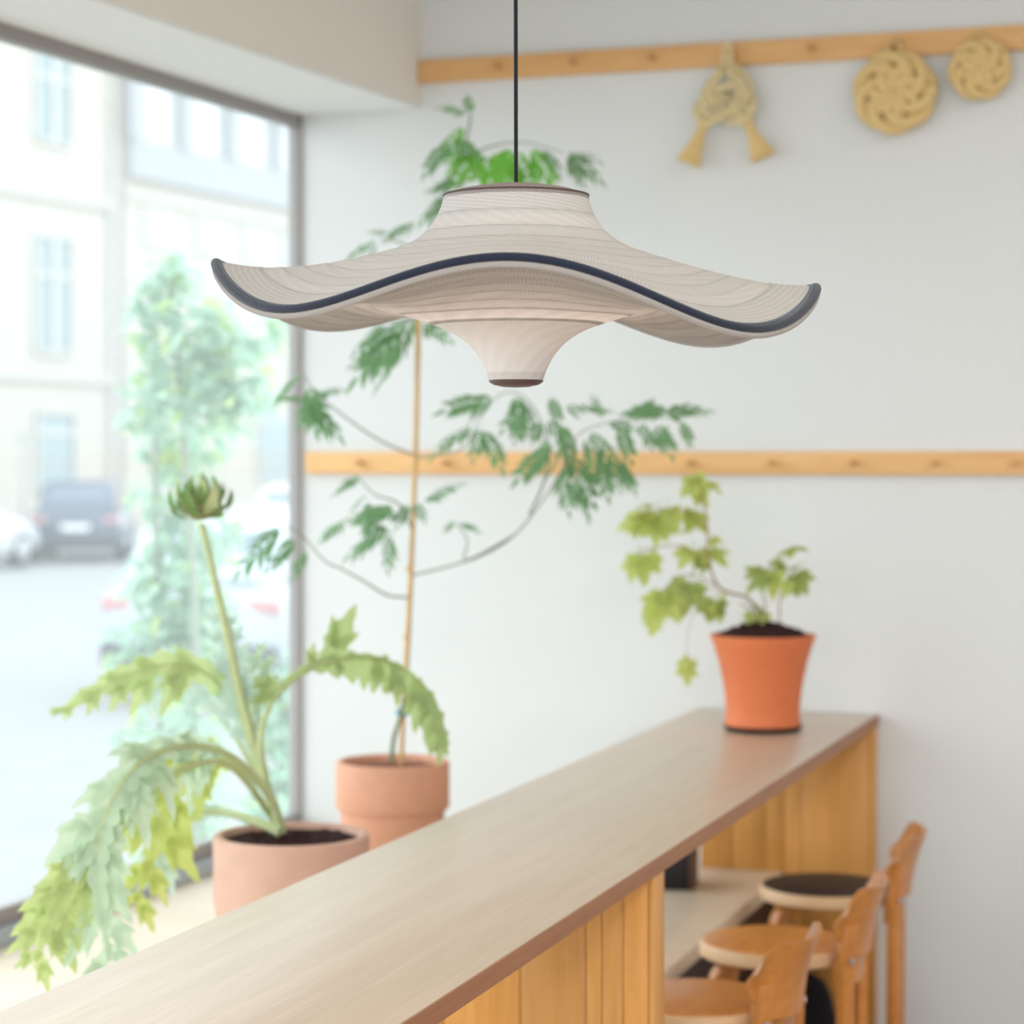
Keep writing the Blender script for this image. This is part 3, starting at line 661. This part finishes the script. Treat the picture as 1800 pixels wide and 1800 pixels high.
VLV = [(1225,842,1205,905-62,0),(1215,830,1232,885,1),(1235,845,1268,862,2),(1225,860,1250,890,3),(1130,905,1080,925,0),(1135,895,1110,940,1),(1150,890,1120,885,2),
 (1160,895,1150,960,3),(1175,890,1188,935,0),(1165,905,1135,940,1),(1205,900,1240,930,2),(1200,895,1235,920,3),(1225,915,1195,935,0),(1245,950,1270,950,1),(1240,965,1270,985,2),
 (1120,972,1103,1018,0),(1128,970,1135,1030,1),(1140,968,1160,1005,2),(1215,960,1195,1000,3),(1235,975,1238,1010,4),(1225,965,1250,1000,4),
 (1170,1042,1128,1075,0),(1175,1040,1150,1110,1),(1170,1040,1182,1070,2),(1150,1085,1142,1118,3),(1215,1015,1190,1090,5),(1235,1030,1215,1050,3),
 (1258,1050,1245,1100,4),(1262,1052,1272,1100,0),(1207,1160,1205,1205,0),(1206,1165,1222,1162,1),(1212,1155,1195,1175,2),
 (1350,1005,1310,1040,5),(1345,1000,1308,1015,4),(1360,1000,1355,1050,0),(1385,1000,1350,985,4),(1390,1000,1415,985,5),(1395,1005,1420,1040,4),(1385,1020,1375,1050,0),(1400,1010,1400,1050,5),(1393,962,1385,972,3),(1345,1075,1340,1095,3),(1322,1075,1310,1100,3),(1330,1068,1350,1075,4)]
for k, (u0, v0, u1, v1, q) in enumerate(VLV):
    p0, p1 = V(u0, v0, random.uniform(-.1, 0)), V(u1, v1, random.uniform(-.1, 0))
    dd = (p1-p0); c = p0+dd*.2
    leaf_between('leaf', [VL[q]], vine, p0-dd*.25, p1, 0, scale=1.0)

# --- artichoke
def A(u, v, d): return at(u, v, d)
def cardoon_leaf(name, mid, lobes, mat, rib=.008, wing=.016, tilt=.0, wing_in=None, label=None, nlob=None, hole=False):
    """midrib tube + narrow wing + pointed toothed lobes; lobes = (t, side, length, angle, droop)"""
    pts = spline([A(*q) for q in mid], 8); n = len(pts)
    rb = part(name, MB().tube(pts, [rib*(1-.75*i/n) for i in range(n)], 7), M_STALK, art, label=label)
    mb = MB(); rows = []
    for i, p in enumerate(pts):
        t = i/(n-1); tg = (pts[min(i+1, n-1)]-pts[max(i-1, 0)]).normalized()
        nn = (-VIEW+UP*tilt); nn = (nn-tg*nn.dot(tg)).normalized(); s = tg.cross(nn)
        w = wing*math.sin(PI*min(1, max(0, (t-.22)/.78))**.8)+.0006
        w *= 1+.25*math.sin(i*2.1)
        wi = w*(wing_in/wing)*max(.12, min(1, (t-.50)/.2)) if wing_in else w
        rows.append([p+s*wi-VIEW*.003+nn*w*.25, p-VIEW*.0045, p-s*w-VIEW*.003+nn*w*.25])
    mb.quad_grid(rows)
    for (t, side, L, ang, droop) in lobes:
        i = min(n-2, int(t*(n-1))); p = pts[i]; tg = (pts[i+1]-pts[max(i-1, 0)]).normalized()
        nn = (-VIEW+UP*tilt); nn = (nn-tg*nn.dot(tg)).normalized(); s = tg.cross(nn)*side
        a = math.radians(ang); d = tg*math.cos(a)+s*math.sin(a)+nn*random.uniform(-.15, .25)
        blade(mb, p-d*.006, d, nn, L, L*.41, droop, .22, 8, teeth=1, base_w=.5, shape=.8)
        for q in (-1, 1):                       # two side teeth on every lobe
            d2 = d+(d.cross(nn).normalized())*q*.75
            blade(mb, p+d*L*.28-UP*droop*L*.08, d2, nn, L*.46, L*.2, droop, .2, 4, base_w=.4)
    part('blade', mb, mat, rb, angle=0)
    return rb
def auto_lobes(n, t0, t1, L, ang=48, droop=.25, seed=0):
    rd = random.Random(seed); out = []
    for k in range(n):
        q = k/(n-1); t = t0+(t1-t0)*q
        for s in (-1, 1):
            out.append((min(.985, t+rd.uniform(-.02, .02)), s, L*(.55+.65*math.sin(PI*(.12+.8*q)))*rd.uniform(.8, 1.15), ang+rd.uniform(-10, 10), droop))
    return out
# arching leaf on the right
cardoon_leaf('leaf', [(490,1460,4.9),(468,1380,4.9),(457,1310,4.9),(470,1250,4.92),(505,1200,4.95),(560,1166,4.98),(640,1155,5.02),(710,1178,5.05),(765,1235,5.05),(787,1312,5.03)],
    [(.54,-1,.055,55,-.1),(.58,-1,.135,42,-.15),(.40,-1,.095,70,.35),(.385,-1,.07,100,.5),(.63,-1,.03,40,0),(.72,-1,.03,35,0),
     (.60,1,.045,70,.1),(.76,1,.085,60,.2),(.82,1,.10,50,.25),(.87,1,.10,40,.3),(.92,1,.085,35,.25),(.96,1,.07,25,.2),(.70,1,.07,70,.1)], leaf_mat('olive_green_leaf', (.44,.56,.24,1), .45), wing=.010, wing_in=.075, rib=.0085, label='long arching olive-green leaf bending over to the right')
# big drooping leaf front left
cardoon_leaf('leaf', [(495,1462,4.9),(472,1395,4.85),(405,1330,4.75),(330,1312,4.65),(250,1338,4.5),(196,1410,4.42),(172,1500,4.37),(180,1600,4.34),(192,1690,4.32)],
    auto_lobes(8, .42, .97, .105, 45, .30, 1)+[(.36,1,.09,60,.6),(.38,-1,.085,70,.9),(.33,-1,.07,60,.8),(.30,-1,.07,60,.8),(.48,-1,.12,55,.6),(.55,-1,.13,50,.5)], M_LEAFA, wing=.030, rib=.011, tilt=.35, label='large silvery leaf drooping over the platform at the front left')
# lower left cascade
cardoon_leaf('leaf', [(480,1440,4.92),(400,1345,4.72),(300,1360,4.55),(200,1450,4.42),(140,1530,4.36),(95,1610,4.34),(62,1690,4.33)],
    auto_lobes(6, .60, .96, .085, 45, .3, 3), leaf_mat('fresh_green_leaf', (.55,.66,.28,1), .4), wing=.024, rib=.007, tilt=.2)
# leaf with bright yellow-green lobes behind the big one
cardoon_leaf('leaf', [(490,1455,4.95),(455,1400,4.95),(420,1350,4.95),(370,1335,4.95),(315,1370,4.95),(280,1440,4.95),(262,1520,4.93),(240,1580,4.9)],
    auto_lobes(6, .40, .97, .105, 55, .25, 5), M_LEAFA2, wing=.028, rib=.006, tilt=.1, label='leaf toned yellow-green as if lit through from behind')
# low stalk
cardoon_leaf('leaf', [(492,1462,4.88),(455,1446,4.9),(400,1428,4.95),(350,1426,5.0),(315,1445,5.05),(285,1500,5.05),(268,1550,5.05)],
    auto_lobes(4, .6, .97, .07, 50, .3, 7), M_LEAFA3, wing=.016, rib=.012)
# mid-left leaf
cardoon_leaf('leaf', [(492,1455,4.95),(440,1330,5.0),(405,1230,5.0),(330,1168,4.96),(235,1182,4.92),(155,1222,4.88),(92,1258,4.85)],
    [(.62,-1,.11,45,.2),(.70,-1,.09,40,.15),(.62,1,.06,35,.1),(.72,1,.055,30,.1),(.80,-1,.07,35,.1),(.82,1,.05,30,.1),(.90,-1,.045,28,.1),(.54,-1,.10,60,.5),(.5,1,.06,40,0),(.48,-1,.1,60,.4),(.95,1,.04,20,0)], leaf_mat('soft_green_leaf', (.58,.70,.34,1), .4), wing=.026, rib=.007, tilt=.3)
# upright silver leaf
cardoon_leaf('leaf', [(492,1450,4.93),(450,1340,4.95),(420,1250,4.97),(402,1170,5.0),(398,1090,5.02)],
    auto_lobes(7, .40, .96, .075, 42, .05, 11), M_LEAFA3, wing=.02, rib=.009, label='upright grey-silver leaf in the middle')
cardoon_leaf('leaf', [(488,1450,5.0),(462,1330,5.05),(450,1240,5.06),(468,1190,5.08),(452,1150,5.1)],
    auto_lobes(4, .55, .96, .06, 45, .1, 13), M_LEAFA, wing=.014, rib=.006)
cardoon_leaf('leaf', [(470,1400,5.0),(410,1290,5.1),(350,1210,5.15),(300,1180,5.18),(255,1200,5.2)],
    auto_lobes(5, .45, .96, .085, 50, .3, 17), M_LEAFA3, wing=.02, rib=.006)
# flower stalk and bud
part('flower_stalk', MB().tube(spline([A(492,1462,4.92), A(455,1340,4.95), A(420,1210,4.95), A(396,1100,4.95), A(375,1010,4.95), A(354,920,4.95)], 6), [.0115-.004*i/30 for i in range(31)], 10), M_STALK, art)
bc = A(352, 915, 4.95)
bud = part('flower_bud', MB().lathe([(.0, 0), (.012, .001), (.030, .012), (.040, .03), (.036, .05), (.02, .06), (0, .062)], tuple(bc), 24), M_BRACTB, art, label='open green artichoke bud')
mb = MB(); blade(mb, Vector((0,0,0)), (0,0,1), (1,0,0), 1.0, .42, 0, .3, 7, base_w=.7, shape=.95); mb2 = mb
for v_i, v in enumerate(mb.v):                  # curl outwards at the base, in at the tip
    x, y, z = v; mb.v[v_i] = (x+.35*math.sin(PI*z)*.5, y, z)
bme = mb.mesh('bract', 0); bme.materials.append(M_BRACT)
bme2 = bme.copy(); bme2.materials.clear(); bme2.materials.append(M_STALK)
for ring, (nr, r0, h0, L, lean) in enumerate(((7, .018, .040, .060, .10), (9, .028, .028, .066, .34), (9, .033, .016, .066, .62), (7, .026, .007, .055, .95))):
    for k in range(nr):
        a = 2*PI*(k+.5*ring)/nr+random.uniform(-.1, .1); le = lean+random.uniform(-.08, .1)
        if -2.6 < ((a+PI) % (2*PI))-PI < -1.5 and ring == 3: continue
        m = Matrix.Translation(bc+Vector((math.cos(a)*r0, math.sin(a)*r0, h0))) @ Matrix.Rotation(a, 4, 'Z') @ Matrix.Rotation(le, 4, 'Y') @ Matrix.Scale(L*random.uniform(.85, 1.1), 4)
        o = inst('bract', bme if (k+ring) % 3 else bme2, art, m); o.parent = bud; 

# ================================================================== STRAW ORNAMENTS
def turk(c, R, leads, bights, tube_r, thick, ph=0):
    pts = []; n = 70*leads
    for i in range(n):
        t = 2*PI*leads*i/n; r = R*(.56+.40*math.cos(bights/leads*t)); z = thick*math.sin(2*bights/leads*t+.5)
        pts.append(Vector((c.x+r*math.cos(t+ph), c.y+z, c.z+r*math.sin(t+ph))))
    return MB().tube(pts, tube_r, 7, True)
def loop_pts(cx, cz, w, h, y, n=20): return [Vector((cx+w*math.sin(a)*(.65+.35*math.cos(a)*-1), y, cz+h*math.cos(a))) for a in [2*PI*k/n for k in range(n)]]
def disc_mat(u, v, rpx, ph, px_, label, leads, bights):
    c = bw(u, v); R = rpx/4000*6.05; yc = D-.047
    t = thing('woven_trivet', (c.x, D, c.z), label, 'ornament', 'round straw trivets on the peg rail')
    c = Vector((c.x, yc, c.z))
    part('braid', turk(c, R, leads, bights, R*.15, R*.10, ph), M_STRAW, t)
    part('inner_braid', turk(c, R*.56, 3, 5, R*.13, R*.08, ph+.3), M_STRAW, t)
    part('coil', MB().tube([c+Vector((R*.93*math.cos(a)*(1+.03*math.cos(6*a)), .004, R*.93*math.sin(a)*(1+.03*math.cos(6*a)))) for a in [2*PI*k/60 for k in range(60)]], R*.085, 7, True), M_STRAW, t)
    zt = zu+.0; x = px_
    h = (zt+.014-(c.z+R*.9))
    part('loop', MB().tube([Vector((x-.004, D-.030, zt+.016)), Vector((x-.014, D-.033, zt-.01)), Vector((c.x-R*.28, D-.036, c.z+R*.92)), Vector((c.x, D-.036, c.z+R*.84)), Vector((c.x+R*.22, D-.036, c.z+R*.92)), Vector((x+.013, D-.034, zt-.01)), Vector((x+.004, D-.032, zt+.016))], .0075, 7, True), M_STRAW, t)
    return t
disc_mat(1577, 166, 72, .2, UPX[5], 'larger round woven straw trivet hanging between the other two ornaments', 5, 7)
disc_mat(1726, 126, 53, .6, UPX[6], 'smaller round woven straw trivet hanging at the far right', 5, 7)
# knotted braid with two tassels
kc = bw(1284, 175); kc.y = D-.050
tas = thing('straw_tassel_knot', (kc.x, D, kc.z), 'knotted straw ornament with two flared tassels, left on the upper rail', 'ornament')
def K(du, dv, dy=0): return Vector((kc.x+du/4000*6.3*1.02, kc.y+dy, kc.z-dv/4000*6.3))
part('loop', MB().tube(spline([K(-6, -55), K(-4, -85, 0), K(2, -96, 0), K(7, -85, 0), K(6, -50)], 5), .0075, 7), M_STRAWP, tas)
strands = [[(-6,-55),(-28,-35),(-38,0),(-20,30),(15,25),(38,5),(40,-15),(25,-40),(6,-52)],
           [(-2,-52),(-20,-30),(-22,-5),(5,20),(35,40),(48,20),(38,-5),(15,-20),(-15,-15),(-45,0),(-52,25),(-30,42),(0,30),(25,5),(22,-25),(4,-50)],
           [(-40,50),(-48,25),(-20,0),(10,5),(30,28),(42,50)], [(-36,45),(-10,38),(12,15),(36,-8)], [(40,45),(12,45),(-15,20),(-36,-10)]]
for i, s_ in enumerate(strands):
    for off in (-.0065, .0065):
        part('braid', MB().tube(spline([K(du, dv, .012*math.sin(j*2.2+i)) + Vector((off, off*.6, off)) for j, (du, dv) in enumerate(s_)], 5), .0068, 6), M_STRAWP, tas)
for (u0, v0, u1, v1) in ((-38, 40, -70, 118), (36, 42, 66, 112)):
    a, b_ = K(u0, v0), K(u1, v1); ax = (b_-a); L = ax.length; q = Vector((0, 0, 1)).rotation_difference(ax.normalized()).to_matrix().to_4x4(); m = Matrix.Translation(a) @ q
    mb = MB(); prof = [(0, -.005), (.010, -.004), (.014, .01), (.015, L*.22), (.013, L*.3), (.020, L*.55), (.029, L*.85), (.036, L), (.030, L-.004), (0, L-.02)]; rows = []
    for (r, z) in prof: rows.append([m @ Vector((r*(1+.10*math.cos(12*2*PI*j/48)*min(1, z/L+.1))*math.cos(2*PI*j/48), r*.75*(1+.10*math.cos(12*2*PI*j/48))*math.sin(2*PI*j/48), z)) for j in range(48)])
    mb.quad_grid(rows, True); tt = part('tassel', mb, M_STRAW, tas)
    part('binding', MB().tube([m @ Vector((.0155*math.cos(x), .0125*math.sin(x), L*.27)) for x in [2*PI*k/16 for k in range(16)]], .0032, 6, True), M_STRAWP, tt)

# ================================================================== STREET OUTSIDE
GZ = -.22
M_STREET = base_mat('asphalt_street', (.225, .222, .218, 1), .9, .2, var=.08, bscale=3)
M_FAC = base_mat('cream_render', (.40, .375, .335, 1), .9, .2, var=.03, bscale=2)
M_FAC2 = base_mat('cream_render_warm', (.40, .37, .33, 1), .9, .2, var=.03, bscale=2)
M_FTRIM = base_mat('stone_trim', (.40, .385, .36, 1), .9, .2)
M_PANE = base_mat('far_pane', (.18, .245, .265, 1), .25, .5)
M_PANEW = base_mat('bright_pane', (.40, .405, .41, 1), .3, .5)
M_MULL = base_mat('grey_mullion', (.28, .29, .30, 1), .6, .3)
M_FFRAME = base_mat('far_window_frame', (.40, .39, .37, 1), .7, .3)
mb = MB(); mb.box((-40, -12, GZ-.2), (wx(0, -.17)-.3, 90, GZ)); mb.box((wx(0, -.17)-.3, -30, GZ-.2), (40, Y0-.4, GZ)); struct('ground', mb, M_STREET)
FP0 = Vector((-26.5, 38.0, 0)); fdir = Vector((.09, 1, 0)).normalized(); fn = Vector((fdir.y, -fdir.x, 0))
def fs(u, v=805):
    p = at_plane(u, v, FP0, fn); return (p-FP0).dot(fdir), p.z
FM = Matrix((( fdir.x, fn.x, 0, FP0.x), (fdir.y, fn.y, 0, FP0.y), (0, 0, 1, 0), (0, 0, 0, 1)))   # local: s along, o outward, z up
def frect(u0, v0, u1, v1):
    s0, s1 = fs(u0)[0], fs(u1)[0]; um = (u0+u1)/2
    return s0, s1, fs(um, v1)[1], fs(um, v0)[1]
def fbox(mb, s0, s1, o0, o1, z0, z1): return mb.box((s0, o0, z0), (s1, o1, z1), FM)
sB = fs(204)[0]; sEnd = fs(700)[0]; sBeg = fs(-420)[0]
b1 = thing('building', FM @ Vector(((sBeg+sB)/2, 0, GZ)), 'cream apartment house across the street with tall blue-grey windows', 'building')
mb = MB(); fbox(mb, sBeg, sB, -8, 0, GZ, 16); part('wall', mb, M_FAC, b1)
for v in (345, 662):
    z = fs(100, v)[1]; mb = MB(); fbox(mb, sBeg, sB, 0, .10, z-.12, z+.10); part('string_course', mb, M_FTRIM, b1)
mb = MB(); fbox(mb, sB-.35, sB-.02, 0, .12, GZ, 16); part('pilaster', mb, M_FTRIM, b1)
def far_window(parent, u0, v0, u1, v1, cols=2, transom=.32, pm=M_PANE):
    s0, s1, z0, z1 = frect(u0, v0, u1, v1)
    w = s1-s0; t = w*.07; mb = MB()
    fbox(mb, s0, s1, 0, .09, z0-t, z0); fbox(mb, s0, s1, 0, .09, z1, z1+t)
    for k in range(cols+1):
        x = s0+w*k/cols; tt = t*(2.2 if 0 < k < cols else 1); fbox(mb, x-tt/2, x+tt/2, 0, .09, z0, z1)
    zt = z1-(z1-z0)*transom
    if transom: fbox(mb, s0, s1, 0, .07, zt-t*.6, zt+t*.6)
    fr_ = part('window', mb, M_FFRAME, parent)
    for k in range(cols):
        x0, x1 = s0+w*k/cols, s0+w*(k+1)/cols
        for (a, b_) in ((z0, zt), (zt, z1)) if transom else ((z0, z1),):
            mb = MB(); fbox(mb, x0+t, x1-t, .005, .03, a+t*.5, b_-t*.5); part('pane', mb, pm, fr_)
for (u0, v0, u1, v1) in ((60, 85, 122, 248), (60, 420, 122, 618), (-95, 40, -25, 225), (-95, 395, -25, 610)): far_window(b1, u0, v0, u1, v1)
far_window(b1, 62, 728, 128, 862, 1, .25); far_window(b1, -80, 728, -20, 862, 1, .25)
b2 = thing('building', FM @ Vector(((sEnd+sB)/2, 0, GZ)), 'cream building beside it with a grey grid of large bright panes high up', 'building')
mb = MB(); fbox(mb, sB, sEnd, -8, .25, GZ, 16); part('wall', mb, M_FAC2, b2)
s0 = sB+.15; z_b = fs(360, 308)[1]; z_t = 15.5
cutsU = [213, 302, 385, 466, 545, 620]
ss = [fs(u)[0] for u in cutsU]
mb = MB(); fbox(mb, ss[0]-.2, ss[-1]+.3, .25, .42, z_b-.5, z_b+.42)
fr_ = part('window_grid', mb, M_MULL, b2)
for i in range(len(ss)):
    mb = MB(); w = .28; fbox(mb, ss[i]-w, ss[i]+w, .25, .46, z_b+.42, z_t); part('mullion', mb, M_MULL, fr_)
for i in range(len(ss)-1):
    mb = MB(); fbox(mb, ss[i]+.28, ss[i+1]-.28, .25, .30, z_b+.42, z_t); part('pane', mb, M_PANEW, fr_)
mb = MB(); z = fs(360, 372)[1]; fbox(mb, sB, sEnd, .25, .33, z-.1, z+.1); part('string_course', mb, M_FTRIM, b2)
for (u0, u1) in ((238, 276), (330, 366), (413, 445), (480, 508)):
    s0_, s1_ = fs(u0)[0], fs(u1)[0]; zb, zt = fs(360, 445)[1], fs(360, 395)[1]
    mb = MB(); fbox(mb, s0_-.1, s1_+.1, .25, .31, zb-.12, zt+.1); f_ = part('window', mb, M_FFRAME, b2)
    mb = MB(); fbox(mb, s0_, s1_, .31, .33, zb, zt); part('pane', mb, base_mat('dull_pane', (.36,.37,.37,1), .4), f_)
for (u0, u1) in ((440, 490), (498, 535)):
    s0_, s1_ = fs(u0)[0], fs(u1)[0]; zb, zt = fs(480, 840)[1], fs(480, 740)[1]
    mb = MB(); fbox(mb, s0_-.1, s1_+.1, .25, .31, zb-.12, zt+.1); f_ = part('shopfront', mb, M_FFRAME, b2)
    mb = MB(); fbox(mb, s0_, s1_, .31, .33, zb, zt); part('pane', mb, M_PANE, f_)

# parked cars
M_TYRE = base_mat('tyre_rubber', (.03, .03, .035, 1), .8, .2); M_CGLASS = base_mat('car_glass', (.10, .13, .16, 1), .12, .6)
M_TAIL = base_mat('tail_light', (.42, .19, .19, 1), .3, .5); M_PLATE = base_mat('plate_white', (.7, .7, .7, 1), .5); M_DARKP = base_mat('dark_bumper', (.05, .055, .07, 1), .6)
M_RIM = base_mat('wheel_rim', (.45, .46, .48, 1), .4, .5, metal=.6)
def car(loc, rz, body, label, group=None):
    t = thing('car', loc, label, 'car', group, rz)
    # local: rear at y=0, nose at y=4.1, x across
    def section(y, hw, zb, zt, cr):
        pts = []
        for a0, (sx, sz) in zip((0, PI/2, PI, 3*PI/2), ((1, 1), (-1, 1), (-1, -1), (1, -1))):
            for k in range(4):
                a = a0+PI/2*k/3
                pts.append(Vector((sx*(hw-cr)+cr*math.cos(a), y, (zt-cr if sz > 0 else zb+cr)+cr*math.sin(a))))
        return pts
    mb = MB(); rows = [section(*q) for q in ((.0, .70, .42, .80, .10), (.05, .80, .30, .93, .12), (.35, .86, .24, .97, .12), (1.2, .88, .22, .95, .12), (2.4, .88, .22, .93, .12), (3.1, .87, .22, .90, .12), (3.75, .83, .24, .78, .14), (4.05, .74, .30, .66, .12), (4.1, .66, .38, .58, .08))]
    b0 = mb.quad_grid(rows, True); mb.f.append(tuple(range(b0, b0+16))); e = b0+8*16; mb.f.append(tuple(range(e, e+16)))
    bd = part('body', mb, body, t, world=False, angle=50)
    mb = MB(); cab = [section(*q) for q in ((.12, .68, .90, 1.02, .05), (.38, .66, .90, 1.40, .09), (.75, .65, .90, 1.50, .10), (1.7, .65, .90, 1.52, .10), (2.2, .66, .90, 1.44, .10), (2.95, .70, .88, .95, .03))]
    b0 = mb.quad_grid(cab, True); mb.f.append(tuple(range(b0, b0+16))); mb.f.append(tuple(range(b0+80, b0+96)))
    part('cabin', mb, body, t, world=False, angle=50)
    mb = MB(); mb.quad_grid([[(-.55, .105, .96), (.55, .105, .96)], [(-.50, .335, 1.36), (.50, .335, 1.36)]]); mb.quad_grid([[(-.55, .115, .955), (.55, .115, .955)], [(-.50, .345, 1.355), (.50, .345, 1.355)]], flip=True)
    part('rear_window', mb, M_CGLASS, t, world=False)
    for s in (-1, 1):
        for (ya, yb, yc, yd) in ((.55, 1.35, 1.35, .72), (1.43, 2.5, 2.12, 1.43)):
            mb = MB(); c4 = [(s*.695, ya, .97), (s*.695, yb, .97), (s*.668, yc, 1.40), (s*.668, yd, 1.40)]
            n4 = [(x-s*.03, y, z) for x, y, z in c4]; mb.v = c4+n4; mb.f = [(0,1,2,3),(7,6,5,4),(0,4,5,1),(1,5,6,2),(2,6,7,3),(3,7,4,0)]
            part('side_window', mb, M_CGLASS, t, world=False)
        part('tail_light', MB().box((s*.66-.13, -.005, .74), (s*.66+.13, .11, .85)), M_TAIL, t, world=False, bevel=.02)
        for y in (.72, 3.3):
            mb = MB(); mb.lathe([(0, 0), (.20, 0), (.30, .01), (.31, .05), (.31, .16), (.29, .2), (0, .2)], n=28); me = mb.mesh('wheel'); me.transform(Matrix.Translation((s*.89, y, .31)) @ Matrix.Rotation(-s*PI/2, 4, 'Y'))
            w_ = part('wheel', me, M_TYRE, t, world=False)
            mb = MB(); mb.lathe([(0, -.012), (.05, -.012), (.19, -.004), (.20, .004), (0, .004)], n=20); me = mb.mesh('rim'); me.transform(Matrix.Translation((s*.892, y, .31)) @ Matrix.Rotation(-s*PI/2, 4, 'Y'))
            part('rim', me, M_RIM, w_, world=False)
    part('bumper', MB().box((-.78, -.05, .30), (.78, .12, .50)), M_DARKP, t, world=False, bevel=.03)
    part('number_plate', MB().box((-.26, -.012, .60), (.26, .03, .71)), M_PLATE, t, world=False, bevel=.005)
    return t
CARS = base_mat('silver_paint', (.36, .39, .42, 1), .25, .5); CARD = base_mat('dark_blue_paint', (.06, .075, .11, 1), .25, .6); CARW = base_mat('white_paint', (.45, .46, .47, 1), .3, .5)
p = at_z(330, 1245, GZ); car((p.x, p.y, GZ), -.08, CARS, 'silver hatchback parked just outside behind the green shrub')
p = at_z(132, 990, GZ); car((p.x, p.y, GZ), .42, CARD, 'dark blue car parked across the street, in front of the cream house')
p = at_z(-235, 1012, GZ); car((p.x, p.y, GZ), -.04, CARW, 'white car at the left edge of the window view')
p = at_z(500, 1010, GZ); car((p.x, p.y, GZ), -.04, CARW.copy(), 'white car seen past the shrub beside the window jamb')
# street post
p = at_z(39, 985, GZ)
sp_ = thing('street_post', (p.x, p.y, GZ), 'thin grey street post at the left edge beyond the road', 'post')
part('pole', MB().tube([(p.x, p.y, GZ), (p.x, p.y, 2.0)], .03, 8), M_MULL, sp_)
part('knob', MB().lathe([(0, 2.0), (.05, 2.02), (.07, 2.1), (.05, 2.2), (0, 2.22)], (p.x, p.y, 0), 12), M_MULL, sp_)

# shrubs right outside the window
M_OUT = leaf_mat('street_shrub_leaf', (.40, .58, .45, 1), .4, .3); M_OUT2 = leaf_mat('street_shrub_lime', (.46, .60, .22, 1), .4, .25)
def shrub(name, base, blobs, n, size, label, cat, lime=.12, seed=0):
    rd = random.Random(seed); t = thing(name, (base.x, base.y, GZ), label, cat)
    top = max(b_[0].z for b_ in blobs)
    for k in range(5):
        tgt = rd.choice(blobs)[0]
        part('stem', MB().tube(spline([base+Vector((rd.uniform(-.05, .05), rd.uniform(-.05, .05), 0)), base.lerp(tgt, .5)+Vector((rd.uniform(-.1, .1), rd.uniform(-.1, .1), 0)), tgt], 5), .012, 6), M_TWIG, t)
    A_, B_ = MB(), MB()
    tot = sum(b_[2] for b_ in blobs)
    for c, rad, wgt in blobs:
        for i in range(int(n*wgt/tot)):
            while True:
                v = Vector((rd.uniform(-1, 1), rd.uniform(-1, 1), rd.uniform(-1, 1)))
                if v.length < 1: break
            p = c+Vector((v.x*rad[0], v.y*rad[0], v.z*rad[1]))
            d = Vector((rd.uniform(-1, 1), rd.uniform(-1, 1), rd.uniform(-.8, .4)))
            L = size*rd.uniform(.6, 1.3)
            blade(B_ if rd.random() < lime else A_, p, d, (rd.uniform(-.5, .5), rd.uniform(-.8, .2), 1), L, L*.55, .2, .15, 4)
    part('foliage', A_, M_OUT, t, angle=0, kind='stuff'); part('young_foliage', B_, M_OUT2, t, angle=0, kind='stuff', label='lime-green young leaves')
    return t
SD = 7.6
def S(u, v, dd=0): return at(u, v, SD+dd)
bl = []
for (u, v, ru, rv, w) in ((300, 480, 55, 45, 3), (270, 560, 50, 60, 3), (340, 560, 70, 50, 4), (390, 600, 60, 50, 3), (320, 650, 90, 55, 6), (280, 720, 60, 50, 4), (380, 700, 70, 60, 5), (330, 780, 90, 50, 6), (300, 860, 80, 60, 4), (340, 940, 85, 60, 5), (290, 1010, 80, 60, 5), (340, 1080, 90, 60, 6), (270, 1130, 90, 60, 5), (330, 1200, 110, 70, 6), (300, 1300, 110, 80, 6), (330, 1420, 100, 90, 5), (300, 1540, 90, 80, 4), (460, 600, 60, 40, 1.5), (440, 680, 60, 50, 2), (490, 560, 40, 30, 1)):
    c = S(u, v, random.uniform(-.15, .25)); bl.append((c, (ru/4000*SD, rv/4000*SD), w))
p = at(320, 805, SD); shrub('tall_shrub', Vector((p.x, p.y, GZ)), bl, 2200, .075, 'tall pale green leafy shrub standing outside the window', 'shrub', .14, 2)
SD = 8.3; bl = []
for (u, v, ru, rv, w) in ((500, 1330, 45, 90, 3), (510, 1200, 30, 60, 1.5), (480, 1420, 60, 60, 2), (450, 1260, 50, 60, 1)):
    bl.append((S(u, v), (ru/4000*SD, rv/4000*SD), w))
p = at(495, 805, SD); shrub('low_shrub', Vector((p.x, p.y, GZ)), bl, 420, .07, 'lower green shrub outside at the right end of the window', 'shrub', .05, 5)
